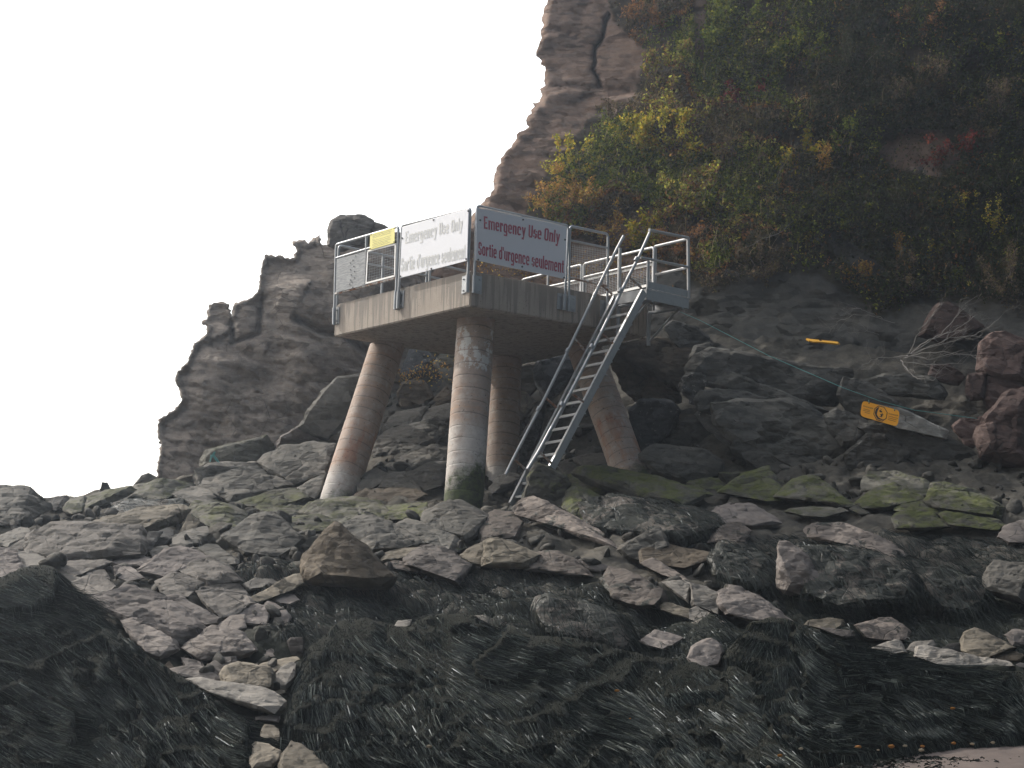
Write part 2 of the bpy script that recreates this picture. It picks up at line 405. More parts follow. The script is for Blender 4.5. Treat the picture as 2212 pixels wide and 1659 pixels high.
# -- the rocky shore under the boulders
TC = [(-250, 1659, 25), (0, 1640, 25.2), (600, 1680, 24.6), (1200, 1690, 25), (1700, 1700, 24.6), (2150, 1700, 25.5), (2500, 1690, 26),
      (0, 1300, 30), (400, 1450, 28), (560, 1575, 26.2), (600, 1460, 28), (1000, 1345, 31), (1500, 1420, 29.5), (2000, 1440, 29.5), (2212, 1450, 29.5), (2500, 1450, 29.5),
      (-200, 1180, 34), (0, 1180, 34), (400, 1200, 33.4), (800, 1250, 32.5), (1200, 1255, 32.8), (1600, 1260, 32.5), (2000, 1270, 32.5), (2300, 1270, 32),
      (0, 1075, 40), (0, 1115, 36.8), (300, 1120, 36.8), (700, 1112, 37.8), (1000, 1080, 38.6), (1300, 1085, 37.5), (1700, 1120, 36.6), (2212, 1130, 36.2), (2450, 1120, 36),
      (340, 1040, 44.5), (150, 1082, 41), (700, 1082, 41), (600, 1010, 43.6), (900, 1000, 42.4), (1085, 1038, 42.6), (1380, 1005, 41.6), (1600, 1045, 39.6), (2000, 1025, 39), (2300, 1000, 39),
      (640, 935, 46.0), (950, 855, 46.0), (1200, 900, 45), (1500, 880, 43), (1800, 820, 43), (2212, 800, 42), (1500, 720, 45), (1900, 905, 41.3), (2100, 900, 41.2), (1700, 955, 40.8),
      (0, 1110, 47), (200, 1115, 48), (320, 1090, 50), (-300, 1120, 44)]
tw = [U(a, b, d) for a, b, d in TC]
_tz = tps([(w[0] * 45, w[1] * 45, w[2]) for w in tw])
TX = np.arange(-17, 17.01, 0.09); TY = np.arange(23.0, 50.01, 0.09)
ggx, ggy = np.meshgrid(TX, TY)
TZ = _tz(ggx * 45, ggy * 45) - 0.10
def terr(x, y):
    fx = np.clip((x - TX[0]) / 0.09, 0, len(TX) - 1.001); fy = np.clip((y - TY[0]) / 0.09, 0, len(TY) - 1.001)
    i = fx.astype(int); j = fy.astype(int); u = fx - i; v = fy - j
    return TZ[j, i] * (1 - u) * (1 - v) + TZ[j, i + 1] * u * (1 - v) + TZ[j + 1, i] * (1 - u) * v + TZ[j + 1, i + 1] * u * v
_DS = np.arange(23.2, 49.6, 0.06)
def hit(px, py):
    px = np.atleast_1d(np.asarray(px, float)); py = np.atleast_1d(np.asarray(py, float)); d = ray(px, py)
    out = np.empty(len(px))
    for k in range(len(px)):
        x = d[k, 0] / d[k, 1] * _DS; z = CAMZ + d[k, 2] / d[k, 1] * _DS
        b = np.where(z < terr(x, _DS))[0]
        out[k] = _DS[b[0]] if len(b) else 43.0
    return out
P = np.stack([ggx.ravel(), ggy.ravel(), TZ.ravel()], -1)
f1, e1 = facets(P * np.array([1.1, 1.1, 1.4]), 3, 0.55, 0.35); f2, e2 = facets(P * np.array([3.2, 3.2, 3]), 9, 0.5, 0.45)
g1 = crag(P * np.array([0.9, 0.9, 1.2]), 5, 0.5, 0.3); g2 = crag(P * np.array([2.6, 2.6, 3]), 6, 0.5, 0.3)
P[:, 2] += 0.0 - 0.42 * (g1 - 0.25) - 0.26 * (g2 - 0.25) - 0.08 * (crag(P * np.array([6, 6, 7]), 7, 0.4, 0.3) - 0.25) + 0.02 * fbm(P * 4, 4, 2)
P[:, 2] = np.where(P[:, 1] < 26, P[:, 2] - 0.15, P[:, 2])
idx = np.arange(len(P)).reshape(ggx.shape)
Fq = np.stack([idx[:-1, :-1].ravel(), idx[:-1, 1:].ravel(), idx[1:, 1:].ravel(), idx[1:, :-1].ravel()], -1)
t = NT('shore_rock'); p = t.pos(); z = t.sep(p)[2]; x = t.sep(p)[0]
n1 = t.noise(p, 1.0, 7, 0.65); n2 = t.noise(p, 6, 8, 0.7)
c = t.mix(t.ramp(n1, 0.38, 0.62), (0.05, 0.047, 0.042), (0.09, 0.082, 0.07))
c = t.mix(0.6, c, t.ramp(n2, 0.3, 0.7, (0.4, 0.4, 0.4, 1), (1.4, 1.4, 1.35, 1)), 'MULTIPLY')
# weed grows below the high-tide line, which climbs to the right
lvl = t.math('ADD', t.math('MULTIPLY', x, -0.10), t.math('ADD', z, t.math('MULTIPLY', n1, -3.2)))
wd = t.ramp(t.math('ADD', t.math('MULTIPLY', lvl, 0.12), 0.5), 0.60, 0.68, (1, 1, 1, 1), (0, 0, 0, 1))
c = t.mix(wd, c, t.mix(t.noise(p, 18, 3), (0.007, 0.009, 0.007), (0.025, 0.027, 0.02)))
M['shore'] = t.fin(c, t.ramp(wd, 0, 1, (0.95, 0.95, 0.95, 1), (0.85, 0.85, 0.85, 1)), t.bump(n2, 0.6, 0.04, t.bump(t.chip(p, 1.5), 0.6, 0.9, t.bump(t.chip(p, 5), 0.5, 0.6))), **{'Specular IOR Level': 0.12})
SHORE_P, SHORE_F = P, Fq
tag(mesh_obj('shore', P, Fq, M['shore']), 'broken dark rock of the shore between the boulders', kind='structure')

# -- outcrop behind the platform on the left
OUTL = [(338, 1046), (338, 1030), (342, 995), (346, 965), (341, 940), (340, 916), (345, 904), (362, 895), (378, 884), (393, 862), (386, 842), (378, 819), (384, 800), (396, 790), (405, 782), (419, 741),
        (433, 731), (446, 721), (447, 706), (435, 699), (441, 690), (448, 684), (447, 670), (452, 657), (472, 653), (496, 657), (501, 684), (506, 655), (527, 648), (545, 642), (557, 627), (561, 600), (564, 579), (568, 562), (572, 550), (590, 552),
        (606, 551), (622, 556), (636, 556), (633, 549), (641, 543), (632, 530), (631, 521), (645, 518), (659, 517), (666, 526), (682, 513), (692, 507), (694, 527), (712, 530), (740, 520), (800, 505), (845, 500), (880, 500), (960, 520), (1010, 560), (1030, 640), (1030, 800), (1000, 960), (900, 1040), (700, 1080), (500, 1085)]
outd = tps([(340, 1030, 45.3), (340, 900, 46.2), (450, 660, 47.4), (560, 560, 47.6), (700, 520, 48.2), (830, 490, 48.6), (1000, 560, 49), (600, 700, 46.3), (600, 800, 46.0), (600, 950, 45.6), (800, 800, 46.6), (880, 1000, 46.8), (500, 1040, 45.2), (1030, 800, 48), (780, 930, 46.4), (650, 640, 46.3), (800, 640, 46.9), (430, 800, 46.2)])
def out_front(px, py, w):
    q = w @ np.array([[0.94, 0, -0.34], [0, 1, 0], [0.34, 0, 0.94]]).T
    f1 = crag(q * np.array([0.45, 0.45, 0.62]), 21, 0.6, 0.25); f2 = crag(q * np.array([1.2, 1.2, 2.4]), 22, 0.45, 0.3); f3 = crag(q * np.array([2.6, 2.6, 8]), 23, 0.3, 0.35)
    lay = np.clip((py - 660) / 160, 0.25, 1) * np.clip((760 - px) / 200, 0.3, 1)
    crk = seg_dist(px, py, [(640, 688), (690, 715), (745, 722), (790, 758)], False)
    crk2 = seg_dist(px, py, [(566, 640), (560, 720), (505, 740), (500, 690)], False)
    return 0.60 * f1 + 0.26 * f2 + 0.16 * lay * f3 + 0.05 * fbm(q * np.array([2, 2, 6]), 4, 8) + 0.5 * np.exp(-(crk / 7) ** 2) + 0.25 * np.exp(-(crk2 / 5) ** 2)
M['outcrop'] = rock_mat('outcrop_rock', (0.215, 0.180, 0.152), (0.28, 0.24, 0.205), (0.19, 0.152, 0.128), strata=(0.1, 0.35, 0), lichen=0.25)
o, *_ = relief('rocky_outcrop', OUTL, outd, out_front, 4.0, M['outcrop'], step=4.2, jag=1.6, round_px=7, round_m=0.12, seed=4)
tag(o, 'jagged brown rock outcrop standing against the white sky', kind='structure')

# -- the cliff on the right
CLIFF = [(1290, -700), (1230, -400), (1200, -150), (1183, 0), (1176, 15), (1170, 45), (1175, 54), (1168, 65), (1170, 82), (1163, 100), (1158, 112), (1158, 121), (1170, 131), (1176, 160), (1175, 175), (1178, 185), (1166, 192), (1165, 220), (1150, 222),
         (1148, 245), (1140, 250), (1138, 270), (1143, 274), (1133, 281), (1121, 285), (1112, 305), (1098, 322), (1081, 342), (1082, 352), (1072, 362), (1067, 400), (1061, 415), (1040, 440), (1018, 470), (990, 520), (940, 580), (880, 640), (870, 800), (880, 1050), (1300, 1060), (1800, 1060), (2500, 1040), (2500, -700)]
clid = tps([(1180, 0, 53), (1165, 120, 52), (1175, 180, 51.5), (1140, 260, 50.5), (1070, 400, 49), (1030, 450, 48.5), (1000, 560, 48.4), (880, 640, 48.2), (880, 800, 47.6), (900, 950, 47.2), (1100, 800, 47.6), (1250, 700, 47.4), (1400, 500, 47.8), (1450, 300, 49.5), (1450, 100, 51.3), (1400, 0, 52.3),
            (1700, 300, 48), (1700, 100, 49.8), (2000, 200, 47.6), (2212, 100, 48), (2300, -100, 49.5), (1550, 640, 45.6), (1750, 700, 44.6), (1900, 560, 45.4), (2212, 560, 44.4), (2212, 750, 43), (1800, 850, 43.8), (1500, 850, 45.2), (1350, 850, 46.6), (2212, 1000, 42.6), (1800, 1000, 43.2), (1500, 1000, 44.2),
            (1180, -600, 57), (1800, -600, 54), (2400, -600, 53), (1200, 1000, 46.6), (1180, -200, 54), (2500, 700, 42), (2500, 1000, 42), (2500, 200, 47)])
CRACK = [(1316, 32), (1308, 45), (1303, 80), (1294, 94), (1286, 104), (1284, 120), (1286, 138), (1280, 152), (1290, 166), (1297, 187)]
def cli_front(px, py, w):
    q = w @ np.array([[0.97, 0, -0.22], [0, 1, 0], [0.22, 0, 0.97]]).T
    smooth_block = np.clip(1 - np.abs(py - 95) / 110, 0, 1) * np.clip((1420 - px) / 60, 0, 1)
    smooth_slope = np.clip(1 - np.hypot((px - 1650) / 190, (py - 720) / 130), 0, 1) ** 0.5
    k = 1 - 0.75 * np.maximum(smooth_block, smooth_slope)
    f1 = crag(q * np.array([0.5, 0.5, 0.8]), 41, 0.5, 0.3); f2 = crag(q * np.array([1.4, 1.4, 2.6]), 42, 0.45, 0.3); f3 = crag(q * np.array([3, 3, 7]), 43, 0.3, 0.35)
    crk = seg_dist(px, py, CRACK, False)
    crk2 = seg_dist(px, py, [(1176, 60), (1215, 66), (1250, 80)], False)
    ov = seg_dist(px, py, [(1178, 188), (1230, 186), (1300, 190), (1360, 196)], False)
    return k * (0.6 * f1 + 0.28 * f2 + 0.16 * f3 - 0.5) + 0.035 * fbm(q * np.array([2, 2, 6]), 4, 8) + 0.7 * np.exp(-(crk / 3.2) ** 2) + 0.15 * np.exp(-(crk2 / 3) ** 2) + 0.2 * np.exp(-(ov / 5) ** 2)
t = NT('cliff_rock'); p = t.pos(); xyz = t.sep(p)
n1 = t.noise(p, 0.7, 7, 0.65); n2 = t.noise(p, 5, 8, 0.7); st = t.noise(t.mapv(p, (1, 1, 7), (0.15, 0.22, 0)), 1.3, 7, 0.65)
c = t.mix(t.ramp(n1, 0.40, 0.60), (0.15, 0.10, 0.076), (0.195, 0.134, 0.102))
c = t.mix(t.math('MULTIPLY', t.ramp(st, 0.5, 0.68), 0.6), c, (0.105, 0.092, 0.082))
low = t.ramp(t.math('ADD', t.math('MULTIPLY', xyz[0], -0.03), t.math('ADD', t.math('MULTIPLY', xyz[2], 0.08), t.math('MULTIPLY', n1, 0.3))), 0.98, 1.10, (1, 1, 1, 1), (0, 0, 0, 1))
c = t.mix(low, c, t.mix(t.ramp(n1, 0.4, 0.6), (0.050, 0.050, 0.048), (0.08, 0.076, 0.068)))
c = t.mix(0.5, c, t.ramp(n2, 0.28, 0.72, (0.5, 0.5, 0.5, 1), (1.4, 1.38, 1.35, 1)), 'MULTIPLY')
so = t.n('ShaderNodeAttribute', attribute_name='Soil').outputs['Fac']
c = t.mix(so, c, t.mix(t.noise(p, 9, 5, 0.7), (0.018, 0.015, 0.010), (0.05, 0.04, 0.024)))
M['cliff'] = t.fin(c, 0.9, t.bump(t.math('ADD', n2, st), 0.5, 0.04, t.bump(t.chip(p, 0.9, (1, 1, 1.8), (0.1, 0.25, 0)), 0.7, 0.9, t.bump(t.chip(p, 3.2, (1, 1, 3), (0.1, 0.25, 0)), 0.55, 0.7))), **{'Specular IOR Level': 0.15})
extra = []
for (a, b) in zip(CRACK[:-1], CRACK[1:]):
    for k in range(4):
        q = np.array(a) + (np.array(b) - np.array(a)) * (k + 0.5) / 4
        extra += [(q[0] + s, q[1] + RNG.uniform(-.5, .5)) for s in (-5.5, -2.6, 0, 2.6, 5.5)]
CLIFF_O, CLV, CLF, CLP = relief('cliff', CLIFF, clid, cli_front, 7.0, M['cliff'], step=7, jag=2.2, round_px=9, round_m=0.15, extra=extra, fine=lambda a, b: (b > -60) & ((a < 1480) | (np.random.default_rng(3).random(np.shape(a)) < 0.45)), seed=6)
tag(CLIFF_O, 'tall reddish cliff overgrown with autumn shrubs', kind='structure')
def cliff_depth(px, py):
    """front of the carved cliff near a pixel"""
    px = np.atleast_1d(px); py = np.atleast_1d(py)
    return np.array([CLV[np.argmin((CLP[:, 0] - a) ** 2 + (CLP[:, 1] - b) ** 2), 1] for a, b in zip(px, py)])

# ================================================================== boulders and slabs
REG = {'A': (0, 999), 'B': (553, 999), 'C': (1106, 999), 'D': (1659, 999), 'E': (276.5, 810), 'F': (756, 729), 'G': (1296, 648), 'H': (1659, 648),
       'a': (0, 1244), 'b': (553, 1244), 'c': (1106, 1244), 'd': (1659, 1244)}
def make_rock(name, pts, mat, lean=0.5, bulge=0.34, thick=0.55, depth=None, rough=1.0, grow=1.07, seed=0):
    r = np.random.default_rng(seed)
    P = np.array(pts, float); P = P.mean(0) + (P - P.mean(0)) * grow; cx, cy = P.mean(0); lo = P.min(0); hi = P.max(0)
    area = 0.5 * abs(np.dot(P[:, 0], np.roll(P[:, 1], 1)) - np.dot(P[:, 1], np.roll(P[:, 0], 1)))
    if depth is None:
        d0 = hit(cx, hi[1])[0]
        dv = hit(P[:, 0], P[:, 1]); dv = d0 + lean * np.clip(dv - d0, -0.3, 3.0)
    elif callable(depth): dv = depth(P[:, 0], P[:, 1]); d0 = dv.mean()
    else: d0 = depth; dv = np.full(len(P), d0)
    size = math.sqrt(area) * d0 / FPX
    ty = (P[:, 1] - lo[1]) / (hi[1] - lo[1] + 1e-6)
    c = np.array([cx, cy]); mid = dv.mean()
    pts3 = [U(P[:, 0], P[:, 1], dv)]
    side = r.uniform(-0.25, 0.25)
    tx = (P[:, 0] - cx) / (hi[0] - lo[0] + 1e-6)
    for s, a0, a1 in (((r.uniform(.80, .90), .38, .62),) if r.random() < 0.6 else ((r.uniform(.82, .90), .30, .55), (r.uniform(.5, .66), .42, .66))):
        q = c + (P - c) * (s + r.uniform(-.07, .07, (len(P), 1)))
        off = -bulge * size * (a0 + (a1) * ty + side * tx + r.uniform(-.13, .13, len(P)))
        pts3.append(U(q[:, 0], q[:, 1], dv + (mid - dv) * (1 - s) * 0.5 + off))
    for s, b in ((.84, .5), (.45, 1.0)):
        q = c + (P - c) * s
        pts3.append(U(q[:, 0], q[:, 1], dv + thick * size * b))
    V = np.vstack(pts3)
    bm = bmesh.new()
    for v in V: bm.verts.new(v)
    g = bmesh.ops.convex_hull(bm, input=bm.verts[:], use_existing_faces=False)
    dead = [e for e in (g['geom_interior'] + g['geom_unused']) if isinstance(e, bmesh.types.BMVert) and e.is_valid]
    if dead: bmesh.ops.delete(bm, geom=list(set(dead)), context='VERTS')
    lone = [v for v in bm.verts if not v.link_faces]
    if lone: bmesh.ops.delete(bm, geom=lone, context='VERTS')
    tgt = max(0.045, size / 20.0)
    for it in range(6):
        es = [e for e in bm.edges if e.calc_length() > tgt * 1.5]
        if not es: break
        bmesh.ops.subdivide_edges(bm, edges=es, cuts=1)
        bmesh.ops.triangulate(bm, faces=[f for f in bm.faces if len(f.verts) > 3])
    bm.normal_update()
    co = np.array([v.co for v in bm.verts]); nr = np.array([v.normal for v in bm.verts])
    sc = 1.0 / max(size, 0.25)
    q = co * sc + seed * 3.7
    f1, e1 = facets(q * np.array([1.6, 1.6, 2.2]), 60 + seed, 0.6, 0.3); f2, e2 = facets(q * np.array([4, 4, 6.5]), 160 + seed, 0.5, 0.4)
    disp = size * rough * (0.09 * (0.45 - crag(q * np.array([1.5, 1.5, 2.2]), 60 + seed, 0.5, 0.3)) + 0.045 * (0.45 - crag(q * np.array([3.5, 3.5, 7]), 160 + seed, 0.4, 0.3)) - 0.02 * np.exp(-e1 * 16) + 0.010 * fbm(q * 4, 4, seed))
    co = co + nr * disp[:, None]
    for v, p in zip(bm.verts, co): v.co = p
    me = bpy.data.meshes.new(name); bm.to_mesh(me); bm.free(); me.materials.append(mat)
    o = bpy.data.objects.new(name, me); COL.objects.link(o)
    # origin at the base of the stone
    n = len(me.vertices); cc = np.empty(n * 3, np.float32); me.vertices.foreach_get('co', cc); cc = cc.reshape(-1, 3)
    org = np.array([cc[:, 0].mean(), cc[:, 1].mean(), cc[:, 2].min()]); cc -= org
    me.vertices.foreach_set('co', cc.ravel()); me.update(); o.location = Vector(org.tolist())
    o['_s'] = 0; del o['_s']
    return o
WEEDY = []
